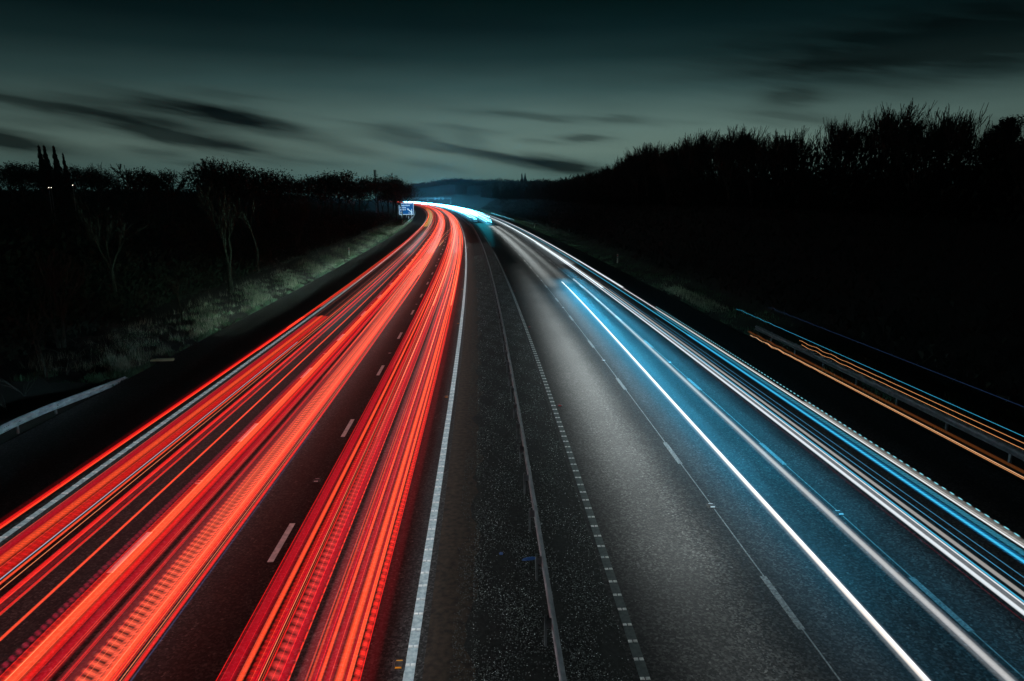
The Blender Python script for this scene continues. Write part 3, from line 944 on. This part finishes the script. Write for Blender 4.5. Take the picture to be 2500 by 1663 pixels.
# --- the bare trees of the left verge, the large one lit by an added lamp
t = bare_tree('bare_tree', 411, H=9.6, r=.20, spread=.50, up=.6, maxd=6, split=(2, 3), first=.22, minr=.014, wob=.16)
t.location = road(62.5, -22.3, relief(62.5, -22.3)); tag(t, 'large leafless tree with forked trunk on the lit left verge', 'tree')
for i, (s, X, H, seed, lab) in enumerate([(39, -23.8, 5.6, 421, 'leafless multi stemmed tree in the dark above the left crash barrier'),
                                          (48, -20.8, 3.3, 423, 'thin bare sapling at the upper edge of the lit grass on the left'),
                                          (78, -24.5, 8.5, 425, 'leafless tree behind the lit verge, right of the large forked one'),
                                          (104, -26, 9.0, 427, 'far leafless tree in the dark behind the nearest marker post'),
                                          (128, -26, 9.0, 428, 'leafless tree in the dark well beyond the nearest marker post'),
                                          (56, -29, 8.0, 429, 'dim leafless tree deep in the dark behind the bare sapling'),
                                          (33, -21.0, 3.6, 431, 'thin bent sapling standing just behind the left crash barrier')]):
    t = bare_tree('bare_tree' if H > 4 else 'sapling', seed, H=H, r=.018*H, spread=.5, up=.5, maxd=5 if H > 4 else 4, split=(2, 3), first=.25, stems=3 if i in (0, 3) else 1, minr=.012)
    t.location = road(s, X, relief(s, X)); tag(t, lab, 'tree')
# arching brambles behind the left barrier
rb = random.Random(77)
for i in range(16):
    s, X = rb.uniform(27, 41), rb.uniform(-22, -18.6)
    m = MB(); 
    for k in range(rb.randint(3, 6)):
        a = rb.uniform(0, 2*PI); Ln = rb.uniform(1.0, 2.4); p0 = None
        for j in range(9):
            q = j/8
            p = Vector((math.cos(a)*Ln*q, math.sin(a)*Ln*q, 1.5*Ln*.55*q*(1.25 - q)*1.6))
            if p0 is not None: m.tube(p0, p, .012, .010, 3)
            p0 = p
    o = m.build('bramble', M['twig'], None, road(s, X, relief(s, X)))
    tag(o, 'leafless arching bramble in the dark scrub behind the left crash barrier', 'shrub', 'brambles behind the left barrier')

# --- far wooded hills
def hill(name, pts, depth, base, label, seed):
    rnd = random.Random(seed); m = MB()
    P = [skyline(u, v, d) for u, v, d in pts]
    n = 60; rows = []
    for k in range(n + 1):
        f = k/n*(len(P) - 1); i = min(int(f), len(P) - 2); w = f - i
        q = [P[i][j]*(1-w) + P[i+1][j]*w for j in range(3)]
        L_ = math.hypot(q[0], q[1]); ux, uy = q[0]/L_, q[1]/L_
        rows.append([(q[0] - ux*depth, q[1] - uy*depth, base), (q[0] - ux*depth*.4, q[1] - uy*depth*.4, base + (q[2]-base)*.75), (q[0], q[1], q[2] - 4), (q[0] + ux*depth, q[1] + uy*depth, base)])
    for a, b in zip(rows[:-1], rows[1:]):
        for i in range(3):
            m.quad(a[i], b[i], b[i+1], a[i+1])
    o = m.build(name, M['earth']); tag(o, kind='structure')
    c = MB()
    for _ in range(9000):
        k = rnd.randrange(n); a, b = rows[k], rows[k+1]; w = rnd.random(); i = rnd.choice((1, 1, 2, 0)); 
        p = Vector(a[2])*(1-w) + Vector(b[2])*w if i else Vector(a[1])*(1-w) + Vector(b[1])*w
        p = p + Vector((rnd.uniform(-8, 8), rnd.uniform(-8, 8), rnd.uniform(-1, 4.6 + 1.5*math.sin(k*1.7) + 1.0*math.sin(k*.6))*rnd.random()**.5))
        s = rnd.uniform(.5, 1.3); a1 = Vector((rnd.uniform(-.5, .5), rnd.uniform(-.5, .5), 1)).normalized()*s; a2 = a1.orthogonal().normalized()*s*.8
        c.tri(p - a1 - a2, p + a2, p + a1)
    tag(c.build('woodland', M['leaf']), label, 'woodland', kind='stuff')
hill('hills', [(960, 456, 1000), (1020, 448, 1000), (1060, 443, 980), (1110, 434, 950), (1140, 440, 950), (1190, 438, 900), (1240, 440, 850), (1290, 442, 760), (1340, 442, 640), (1400, 437, 520), (1450, 430, 420)], 120, -2, 'far wooded hill across the end of the motorway', 91)

# distant lamps of houses on the left
M['lamp_glow'] = bpy.data.materials.new('lamp_glow'); M['lamp_glow'].use_nodes = True
_b = M['lamp_glow'].node_tree.nodes['Principled BSDF']; _b.inputs['Emission Color'].default_value = (1, .88, .72, 1); _b.inputs['Emission Strength'].default_value = 4
for u, v, lab in [(119, 458.5, 'left lamp of the close pair shining in the dark below the left skyline'), (125, 458.5, 'right lamp of the close pair shining in the dark below the left skyline'), (177.5, 452.5, 'single far lamp shining in the dark right of the close pair')]:
    x, y, z = skyline(u, v, 130)
    z0 = ground_z(x, y)
    root = empty('distant_lamp', (x, y, z0))
    m = MB(); m.tube((0, 0, -.3), (0, 0, z - z0), .05, .04, 6, True); m.build('pole', M['dark_steel'], root)
    m = MB(); m.box((0, 0, z - z0 + .02), (.09, .09, .07), 0, .7); m.build('lamp', M['lamp_glow'], root)
    tag(root, lab, 'lamp', 'far lamps on the left')

# ------------------------------------------------------------------ grass and gravel
M['grass'] = noisy('verge_grass', (.012, .045, .022, 1), (.05, .11, .055, 1), 1.5, .8)
M['straw'] = noisy('dry_grass', (.07, .085, .06, 1), (.24, .25, .19, 1), 1.5, .8)
def blades(name, label, mat, n, spot, hmin, hmax, wd, seed):
    rnd = random.Random(seed); m = MB()
    for _ in range(n):
        s, X, k = spot(rnd)
        p = road(s, X, relief(s, X) - .02)
        h = rnd.uniform(hmin, hmax)*k; a = rnd.uniform(0, 2*PI); w = wd*(1 + s/150)
        lean = Vector((rnd.uniform(-.4, .4), rnd.uniform(-.4, .4), 1))*h
        sd = Vector((math.cos(a), math.sin(a), 0))*w
        m.tri(p - sd, p + sd, p + lean)
    return tag(m.build(name, mat), label, 'grass', kind='stuff')
def clumpy(rnd, s0, s1, x0, x1, pw=1.4):
    while True:
        s = s0 + (s1 - s0)*rnd.random()**pw; q = rnd.random()**1.7; X = (x1 + (x0 - x1)*q) if x0 < 0 else (x0 + (x1 - x0)*q)
        c = math.sin(s*.55 + X*1.3) + math.sin(s*1.31 - X*2.1 + 1) + .8*math.sin(s*2.7 + X*3.3)
        if rnd.random() < .32 + .3*c:
            return s, X, .7 + .25*c + .2
blades('grass', 'short green grass on the left verge', M['grass'], 42000, lambda r: clumpy(r, 32, 260, -22, -17.45), .08, .28, .012, 31)
blades('grass', 'tall dry grass stalks on the left verge', M['straw'], 15000, lambda r: clumpy(r, 34, 220, -23, -17.9, 1.6), .2, .62, .008, 32)
blades('grass', 'dark grass along the right verge', M['grass'], 24000, lambda r: clumpy(r, 24, 420, 16.9, 20.5, 1.3), .08, .3, .014, 33)
blades('grass', 'pale dry grass tufts on the right verge', M['straw'], 1800, lambda r: (r.gauss(61, 2.2) if r.random() < .5 else r.gauss(54.5, 1.8), r.uniform(17.2, 18.8), 1.0), .15, .5, .012, 34)
M['stone'] = noisy('gravel_stones', (.008, .012, .011, 1), (.075, .09, .085, 1), 14, .7)
M['pale_stone'] = noisy('pale_gravel', (.30, .36, .34, 1), (.75, .82, .80, 1), 14, .5)
def gravel(name, label, mat, n, smin, smax, seed, xr=(-.35, 2.68)):
    rnd = random.Random(seed); m = MB()
    for _ in range(n):
        s = 8 + 95*rnd.random()**2.2; X = rnd.uniform(*xr)
        if rnd.random() > .55 + .3*math.sin(s*1.9 + X*3.1) + .25*math.sin(s*.83 - X*4.7): continue
        r = rnd.uniform(smin, smax)*(1 + s/55); c = road(s, X, .008 + r*.25)
        tx, ty = rnd.uniform(-.3, .3), rnd.uniform(-.3, .3)
        P = [c + Vector((math.cos(a)*r*rnd.uniform(.7, 1.2), math.sin(a)*r*rnd.uniform(.7, 1.2), tx*math.cos(a)*r)) for a in (0, 1.57, 3.14, 4.71)]
        top = c + Vector((tx*r, ty*r, r*.8))
        for i in range(4):
            m.tri(P[i], P[(i+1) % 4], top)
    return tag(m.build(name, mat), label, 'gravel', kind='stuff')
gravel('gravel', 'dark gravel covering the central reservation', M['stone'], 70000, .006, .021, 41)
gravel('gravel', 'scattered pale chippings in the gravel of the central reservation', M['pale_stone'], 15000, .004, .012, 42)
gravel('gravel', 'loose stones spilling over the edge of the brown paved strip', M['stone'], 9000, .005, .016, 43, (-.75, -.2))
blades('grass', 'sparse weeds and moss in the gravel of the central reservation', M['grass'], 9000,
       lambda r: (8 + 90*r.random()**2, r.uniform(-.3, 2.5), .5), .03, .14, .010, 35)

# ------------------------------------------------------------------ light streaks of the traffic
ORANGE = (1.0, .075, .024); RED = (.90, .012, .010); CRIM = (.36, .002, .010); SALMON = (1.0, .18, .10); DULL = (.12, .010, .012)
T = {}
def tm(key, color, strength, **kw):
    T[key] = trail_mat('glow_' + key, color, strength, **kw)
tm('orange', ORANGE, .88, grain=.14)
tm('hot', (1.0, .30, .13), .95)
tm('red', RED, .75)
tm('crimson', CRIM, .85)
tm('dim', CRIM, .28)
tm('faint', CRIM, .10)
tm('dull', DULL, .9)
tm('salmon', SALMON, .80)
tm('softorange', ORANGE, .45)
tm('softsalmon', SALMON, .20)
tm('fingers', (1.0, .11, .055), .85, pitch=.20, depth=.92, slant=1.0, duty=.5, soft=.18)
tm('waves', (1.0, .10, .05), .80, pitch=.20, depth=.97, slant=-.5, duty=.6, soft=.15)
tm('rungs', RED, .55, pitch=.16, depth=.9, slant=.2, duty=.6, soft=.3)
tm('ladder', (1.0, .03, .02), .80, pitch=.25, depth=.98, slant=.2, duty=.72, soft=.18)
tm('blocks', (.95, .05, .045), .60, pitch=.25, depth=.85, slant=.5, duty=.55, soft=.2)
tm('dashred', RED, .70, pitch=.30, depth=.9, duty=.75, soft=.15)
tm('ribred', RED, .60, pitch=.20, depth=.7, slant=.7, duty=.7, soft=.3, grain=.3)
tm('flame', (1.0, .075, .022), .80, pitch=.105, depth=.35, slant=.4, duty=.5, soft=.5, grain=.35)
tm('dotred', (.30, .01, .03), .75, pitch=.18, depth=.95, slant=.4, duty=.5, soft=.3)
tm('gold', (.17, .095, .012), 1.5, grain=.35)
tm('amber', (1.0, .42, .16), .85)
tm('amber_dim', (.42, .12, .025), .16)
tm('amber_hot', (1.0, .55, .28), .95)
tm('white', (.78, .84, .88), .85)
tm('warmwhite', (.86, .76, .66), .85)
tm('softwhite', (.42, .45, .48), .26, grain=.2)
tm('greywhite', (.42, .40, .38), .75)
tm('blaze', (.10, .58, .90), 18.0, edge=False)
tm('cyan', (.06, .55, .85), .75)
tm('skyblue', (.10, .45, .75), .70)
tm('blue', (.02, .20, .42), .8)
tm('deepblue', (.015, .035, .09), .9)
tm('cyandots', (.22, .72, .85), .95, pitch=.34, depth=1.0, duty=.45, soft=.2)
tm('cyanrungs', (.04, .40, .60), .60, pitch=.22, depth=.9, slant=.5, duty=.5, soft=.3)
tm('greyrungs', (.30, .30, .28), .55, pitch=.24, depth=.7, slant=.2, duty=.6, soft=.3)
tm('bluerungs', (.012, .20, .42), .9, pitch=.17, depth=.9, slant=.4, duty=.5, soft=.3)
tm('bluewhite', (.30, .55, .80), .8)


def streak(mat, X, w, z, s0, s1, label, group=None, wander=0.0, lane_change=None, name='light_trail', h=None, taper=0.0, wiggle=0.0):
    """flattened glowing tube following the road; X may shift smoothly for a lane change"""
    rs = random.Random(int(abs(X)*1000) + int(s0*7) + int(w*999))
    ph1, ph2 = rs.uniform(0, 6.28), rs.uniform(0, 6.28)
    w = w*1.18
    hh = h if h else min(.05, max(.012, w*.4))
    st = stations(s0, s1, 2.5, 7.0)
    if wiggle:
        st = stations(s0, s1 - 7, 2.5, 7.0) + [s1 - 6.6 + .3*i for i in range(23)]
    m = MB(); rows = []; w0 = w; z0 = z
    for s in st:
        x = X
        if taper:
            q = min(1.0, (s - s0)/taper); w = w0*(.02 + .98*q*q*(3 - 2*q))
        if wiggle:
            q = max(0.0, 1 - (s1 - s)/7.0); x += wiggle*q*math.sin(s*4.1); z = z0 + wiggle*.8*q*math.sin(s*5.3 + 1)
        if wander:
            k = min(1.0, max(0.0, (s - 45)/80))
            x += k*wander*(math.sin(s/41 + ph1) + .5*math.sin(s/17 + ph2))
        if lane_change:
            a, b, dx = lane_change
            q = min(1, max(0, (s - a)/(b - a))); q = q*q*(3 - 2*q); x += dx*q
        sec = []
        for ox, oz in ((-.5, 0), (-.2, .5), (.2, .5), (.5, 0), (.2, -.5), (-.2, -.5)):
            sec.append((road(s, x + ox*w, z + oz*hh), ox))
        rows.append((s, sec))
    for (sa, A), (sb, B) in zip(rows[:-1], rows[1:]):
        for i in range(6):
            j = (i + 1) % 6
            m.quad(A[i][0], A[j][0], B[j][0], B[i][0], ((A[i][1], sa), (A[j][1], sa), (B[j][1], sb), (B[i][1], sb)))
    o = m.build(name, T[mat])
    return tag(o, label, 'light trail', group)


def at_z(X, z, zref=.8):
    return X*(CAM_H - z)/(CAM_H - zref)


# outermost lane on the left
NEAR1 = 46
LANE1 = [('orange', -11.94, .07, 3, NEAR1, .82, 'bright orange red streak crossing outside the ribbed left edge line'),
         ('red', -12.02, .17, 3, NEAR1, .80, 'soft red fringe of the streak outside the ribbed left edge line'),
         ('faint', -12.18, .2, 3, NEAR1, .78, 'faint dark red edge furthest left of all red streaks'),
         ('crimson', -11.13, .30, 3, NEAR1, .84, 'deep red left half of the wide ribbon right of the left edge line'),
         ('flame', -10.88, .26, 3, NEAR1, .90, 'flickering orange core of the wide ribbon right of the left edge line'),
         ('ribred', -10.56, .34, 3, NEAR1, .86, 'ribbed dark red right half of the wide ribbon at the left'),
         ('bluewhite', -10.36, .028, 3, 38, .80, 'thin blue white line bordering the ribbed red ribbon at the left'),
         ('orange', -10.25, .06, 3, 900, .80, 'first orange red streak right of the thin blue white line'),
         ('hot', -10.09, .018, 3, 900, .86, 'thin yellow orange line right of the blue white one'),
         ('red', -9.80, .15, 3, 900, .82, 'broad red streak over the dark left lane'),
         ('dim', -9.64, .12, 3, 900, .79, 'dim crimson streak between broad and narrow red ones in the left lane'),
         ('red', -9.52, .06, 3, 900, .84, 'narrow red streak right of the broad red one in the left lane'),
         ('orange', -8.97, .075, 3, 900, .80, 'single orange streak alone on the dark gap between two lanes')]
for mat, X, w, s0, s1, z, lab in LANE1:
    streak(mat, at_z(X, z), w, z, s0, s1, lab, wander=.12 if s1 > 100 else 0)
for mat, X, w, z, s0, lab in [('orange', -12.05, .09, .84, NEAR1 - 4, 'orange streak hugging the left edge line where it narrows'),
                              ('red', -11.92, .12, .80, NEAR1 - 10, 'red streak just inside the left edge line towards the bend'),
                              ('salmon', -11.82, .05, .88, NEAR1 + 4, 'pale salmon streak inside the left edge line towards the bend')]:
    streak(mat, at_z(X, z), w, z, s0, 900, lab, wander=.12)
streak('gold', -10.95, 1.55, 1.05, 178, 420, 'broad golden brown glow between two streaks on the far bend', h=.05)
streak('hot', -11.85, .05, .95, 150, 800, 'thin yellow edge left of the golden glow on the bend', wander=.1)
streak('hot', -10.12, .05, .95, 150, 800, 'thin yellow edge right of the golden glow on the bend', wander=.1)

# middle lane
LANE2 = [('dotred', -8.40, .14, .80, 'dotted dark red fringe left of the middle lane bundle'),
         ('rungs', -8.22, .16, .86, 'red streak of fine rungs at the left of the middle lane bundle'),
         ('orange', -8.03, .30, .90, 'broad glowing orange streak at the left of the middle lane bundle'),
         ('hot', -8.13, .016, .95, 'hairline inside the broad orange streak of the middle lane'),
         ('red', -7.80, .14, .84, 'red streak beside the broad orange one in the middle lane'),
         ('crimson', -7.55, .30, .80, 'deep crimson band in the middle lane bundle'),
         ('dull', -7.22, .12, .82, 'dull brownish gap streak in the middle lane bundle'),
         ('red', -7.185, .014, .88, 'fine red hairline beside the salmon fingers of the middle lane'),
         ('dull', -7.03, .30, .84, 'dull translucent red band left of the salmon fingers'),
         ('fingers', -6.80, .36, .90, 'salmon streak of slanting finger shaped flickers in the middle lane'),
         ('waves', -6.60, .17, .94, 'streak of dark curved waves beside the salmon fingers'),
         ('orange', -6.46, .20, .92, 'solid bright orange streak right of the curved waves'),
         ('salmon', -6.49, .022, .97, 'pale hairline in the solid bright orange streak of the middle lane'),
         ('red', -6.35, .05, .86, 'narrow red streak right of the solid orange one in the middle lane'),
         ('orange', -6.31, .035, .90, 'narrow orange streak near the right side of the middle lane bundle'),
         ('hot', -6.205, .014, .88, 'thin orange line in the dark slit of the middle lane bundle'),
         ('red', -6.11, .08, .84, 'red streak closing the middle lane bundle on its right'),
         ('deepblue', -6.02, .03, .7, 'faint blue line at the right foot of the middle lane bundle')]
for mat, X, w, z, lab in LANE2:
    streak(mat, at_z(X, z), w, z, 3, 900 if mat not in ('deepblue',) else 24, lab, wander=.16)

# inner lane beside the central reservation
LANE3 = [('red', -4.592, .018, .80, 'fine red hairline closing the inner bundle on its left'),
         ('dim', -4.53, .10, .78, 'dark red fringe at the left of the inner lane bundle'),
         ('crimson', -4.42, .20, .82, 'wide crimson band at the left of the inner lane bundle'),
         ('dim', -4.29, .12, .79, 'dim red band between crimson and orange in the inner lane bundle'),
         ('orange', -4.20, .10, .88, 'bright orange streak in the left third of the inner lane bundle'),
         ('rungs', -4.03, .14, .84, 'red streak of small hooked rungs in the inner lane bundle'),
         ('crimson', -3.94, .14, .80, 'crimson streak left of the double golden hairline'),
         ('hot', -3.885, .012, .90, 'double golden hairline in the inner lane bundle'),
         ('red', -3.80, .03, .84, 'narrow red line right of the dark slit in the inner lane bundle'),
         ('blocks', -3.66, .24, .90, 'streak of salmon block shaped flickers in the inner lane bundle'),
         ('crimson', -3.50, .20, .82, 'crimson band carrying the block shaped flickers on its left'),
         ('dashred', -3.39, .035, .86, 'dashed red line left of the dark gap in the inner lane bundle'),
         ('dull', -3.15, .22, .80, 'dull rusty band right of the dark gap in the inner lane bundle'),
         ('softorange', -3.03, .05, .86, 'soft orange streak on the dull rusty band'),
         ('crimson', -2.95, .14, .82, 'crimson band in the right half of the inner lane bundle'),
         ('orange', -2.86, .07, .88, 'orange streak between two crimson bands at the right half'),
         ('crimson', -2.72, .18, .80, 'second crimson band in the right half of the inner lane bundle'),
         ('orange', -2.54, .15, .90, 'brightest orange streak near the right of the inner lane bundle'),
         ('crimson', -2.43, .06, .82, 'narrow crimson slit beside the brightest orange streak'),
         ('orange', -2.375, .07, .86, 'orange strip left of the red ladder'),
         ('ladder', -2.25, .12, .92, 'red ladder of black rungs along the right of the inner lane bundle'),
         ('red', -2.185, .018, .90, 'fine red line closing the ladder on its right'),
         ('faint', -2.05, .26, .74, 'faint crimson glow between ladder and white line')]
for mat, X, w, z, lab in LANE3:
    streak(mat, at_z(X, z), w, z, 3, 900, lab, wander=.14)

# streaks seen only further off, where the traffic was denser
rf = random.Random(5)
for lane, (xa, xb), cnt, lab in ((1, (-12.0, -11.6), 3, 'thin orange streak in the far outer lane beside the left edge line'),
                                 (2, (-8.5, -6.0), 20, 'thin orange red streak among many in the far middle lane'),
                                 (3, (-4.65, -2.05), 24, 'thin orange red streak among many in the far inner lane')):
    for k in range(cnt):
        X = xa + (xb - xa)*(k + rf.random())/cnt; z = rf.uniform(.7, 1.15)
        mat = rf.choice(['orange', 'orange', 'salmon', 'softorange', 'softsalmon', 'hot', 'red'])
        s0 = rf.choice([24, 30, 38, 46, 60, 80, 110]) + rf.uniform(-4, 4)
        streak(mat, at_z(X, z), rf.uniform(.02, .065), z, s0, rf.uniform(500, 950), lab, taper=14, group='thin streaks in the far %s lane' % {1: 'outer', 2: 'middle', 3: 'inner'}[lane], wander=.22)
tm('hair', (1.0, .14, .06), .40, edge=False); tm('hair_red', (.9, .02, .015), .5, edge=False)
for (xa, xb), cnt, lab, grp in (((-8.4, -6.1), 15, 'hairline streak among the glowing bands of the middle lane', 'hairlines of the middle lane'),
                                ((-4.6, -2.2), 16, 'hairline streak among the glowing bands of the inner lane', 'hairlines of the inner lane'),
                                ((-11.3, -9.4), 6, 'hairline streak among the glowing bands of the outer lane', 'hairlines of the outer lane')):
    for k in range(cnt):
        X = xa + (xb - xa)*(k + rf.random())/cnt; z = rf.uniform(.75, 1.1)
        streak(rf.choice(['hair', 'hair', 'hair_red']), at_z(X, z), rf.uniform(.008, .02), z, 3, rf.uniform(300, 900), lab, grp, wander=.2)
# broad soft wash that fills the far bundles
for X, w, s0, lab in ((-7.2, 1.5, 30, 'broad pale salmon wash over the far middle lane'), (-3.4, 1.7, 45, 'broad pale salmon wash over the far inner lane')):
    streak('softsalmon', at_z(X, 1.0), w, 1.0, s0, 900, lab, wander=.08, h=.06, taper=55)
# lane changes
for X, ch, s0, s1, mat, lab in [(-6.3, (95, 190, 3.0), 60, 700, 'orange', 'orange streak crossing from the inner into the middle lane, lower one'),
                                (-6.15, (120, 215, 3.2), 70, 700, 'hot', 'yellowish streak crossing from the inner into the middle lane, upper one'),
                                (-2.5, (150, 300, -3.9), 60, 700, 'orange', 'orange streak crossing from the middle into the inner lane on the bend'),
                                (-3.6, (130, 230, 1.3), 50, 600, 'hot', 'pale streak swinging right inside the far inner lane'),
                                (-2.3, (140, 230, -1.3), 50, 600, 'hot', 'pale streak swinging left inside the far inner lane')]:
    streak(mat, X, .07, .9, s0, s1, lab, lane_change=ch)
streak('amber_hot', -5.75, .10, .85, 112, 126, 'short pale yellow indicator streak on the dashed line before the bend', lane_change=(112, 126, .35))
streak('salmon', -7.35, .10, .9, 74, 88, 'short pale indicator streak inside the middle lane bundle', lane_change=(74, 88, .2))

# headlights on the right: the pair on the blue lit lane
def zr(X, z): return X*(CAM_H - z)/(CAM_H - .65)
for mat, X, w, s0, z, lab in [('white', 7.50, .075, 66, .65, 'white core of the left streak of the headlight pair on blue tarmac'),
                              ('warmwhite', 7.46, .13, 66, .62, 'broad warm white body of the left streak of the headlight pair'),
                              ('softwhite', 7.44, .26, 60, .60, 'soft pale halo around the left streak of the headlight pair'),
                              ('greywhite', 8.90, .15, 66, .66, 'broad grey white right streak of the headlight pair on blue tarmac'),
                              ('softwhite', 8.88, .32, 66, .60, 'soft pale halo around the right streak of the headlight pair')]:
    m_ = streak(mat, zr(X, z), w, z, 6, s0 + (0 if X < 8 else 2.2), lab, lane_change=(18, 66, .32), wiggle=.03 if 'soft' not in mat else 0)
for mat, X, w, z, s1, lab in [('white', 10.62, .13, .66, 120, 'white streak at the left of the outer headlight bundle'),
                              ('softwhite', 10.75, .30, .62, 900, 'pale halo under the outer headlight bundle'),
                              ('cyan', 10.92, .05, .70, 300, 'cyan streak in the middle of the outer headlight bundle'),
                              ('white', 10.85, .05, .74, 900, 'thin white line left of the cyan streak in the outer headlight bundle'),
                              ('greywhite', 11.12, .13, .68, 900, 'grey streak right of the cyan one in the outer headlight bundle'),
                              ('skyblue', 11.36, .025, .72, 60, 'thin sky blue line right of the grey streak'),
                              ('skyblue', 11.62, .014, .70, 45, 'hairline sky blue streak alone on dark tarmac'),
                              ('dim', 10.42, .014, .66, 33, 'hairline orange streak at the left foot of the outer headlight bundle'),
                              ('cyan', 12.12, .09, .72, 900, 'bright cyan streak of the rightmost headlight bundle'),
                              ('bluerungs', 12.14, .26, .60, 40, 'blue ribbon of fine rungs along the rightmost bundle'),
                              ('cyanrungs', 12.40, .20, .66, 48, 'cyan rungs between the cyan and the grey streak at the right'),
                              ('white', 12.62, .06, .74, 900, 'thin white streak at the right of the rightmost bundle'),
                              ('greywhite', 12.68, .13, .70, 60, 'grey body of the streak at the right of the rightmost bundle'),
                              ('greyrungs', 12.80, .22, .66, 26, 'grey haze of rungs outside the rightmost bundle'),
                              ('cyandots', 12.92, .05, .70, 50, 'row of cyan dots right of the rightmost bundle')]:
    streak(mat, zr(X, z), w, z, 6, s1, lab)
for X, lab in ((10.7, 'white far streak nearest the right verge, left of a close pair'), (12.5, 'white far streak nearest the right verge, right of a close pair')):
    streak('white', X, .24, .8, 60, 900, lab)
# the far blaze of headlights
rw = random.Random(17)
for i, (X, s0) in enumerate([(3.7, 226), (4.0, 240), (4.9, 214), (5.3, 232), (5.8, 250), (7.0, 208), (7.4, 222), (8.1, 206), (8.7, 214), (9.2, 240), (10.4, 250), (11.0, 260), (11.7, 300), (12.1, 310), (12.8, 320)]):
    zz = rw.uniform(.6, .9)
    streak('blaze', X, rw.uniform(.08, .15), zz, s0 + rw.uniform(-6, 30), 900, 'white headlight streak leading into the far blaze on the bend', 'thin headlight streaks before the far blaze', wander=.12)
    streak('blaze', X + .12, rw.uniform(.16, .30), zz, s0 + 55 + rw.uniform(0, 60), rw.uniform(860, 990), 'white headlight streak merging into the far blaze on the bend', 'headlight streaks of the far blaze', wander=.12, h=.14, taper=60)
# marker lamps of a lorry passing close on the right
for mat, X, w, z, s0, lab in [('amber_hot', 13.2, .035, 1.97, 33.0, 'lowest amber streak over the verge barrier on the right'),
                              ('amber', 13.2, .028, 1.93, 31.2, 'second amber streak just below the lowest bright one over the barrier'),
                              ('amber_dim', 13.3, .16, 2.05, 33.4, 'dim brown glow above the lowest amber streak at the right'),
                              ('amber', 13.2, .024, 2.65, 27.5, 'lower one of the two thin amber streaks below the cyan line'),
                              ('amber', 13.2, .020, 2.80, 27.8, 'upper one of the two thin amber streaks below the cyan line'),
                              ('cyan', 13.25, .018, 2.94, 35.2, 'thin cyan streak high above the amber ones at the right'),
                              ('deepblue', 13.35, .018, 3.62, 31.5, 'faint dark blue streak topmost at the right')]:
    streak(mat, X, w, z, 4, s0, lab, wiggle=.03)

# ------------------------------------------------------------------ night haze lit by the far headlights
hz = bpy.data.materials.new('haze'); hz.use_nodes = True
_t = hz.node_tree; _t.nodes.clear()
_o = _t.nodes.new('ShaderNodeOutputMaterial'); _v = _t.nodes.new('ShaderNodeVolumePrincipled')
_v.inputs['Color'].default_value = (.62, .92, 1.0, 1); _v.inputs['Density'].default_value = 0.00017; _v.inputs['Anisotropy'].default_value = .3
_t.links.new(_v.outputs[0], _o.inputs['Volume'])
b = MB(); b.box((-150, 600, 32), (1700, 1500, 70)); o = b.build('haze', hz)
o['label'] = 'thin night haze over the motorway'; o['kind'] = 'stuff'
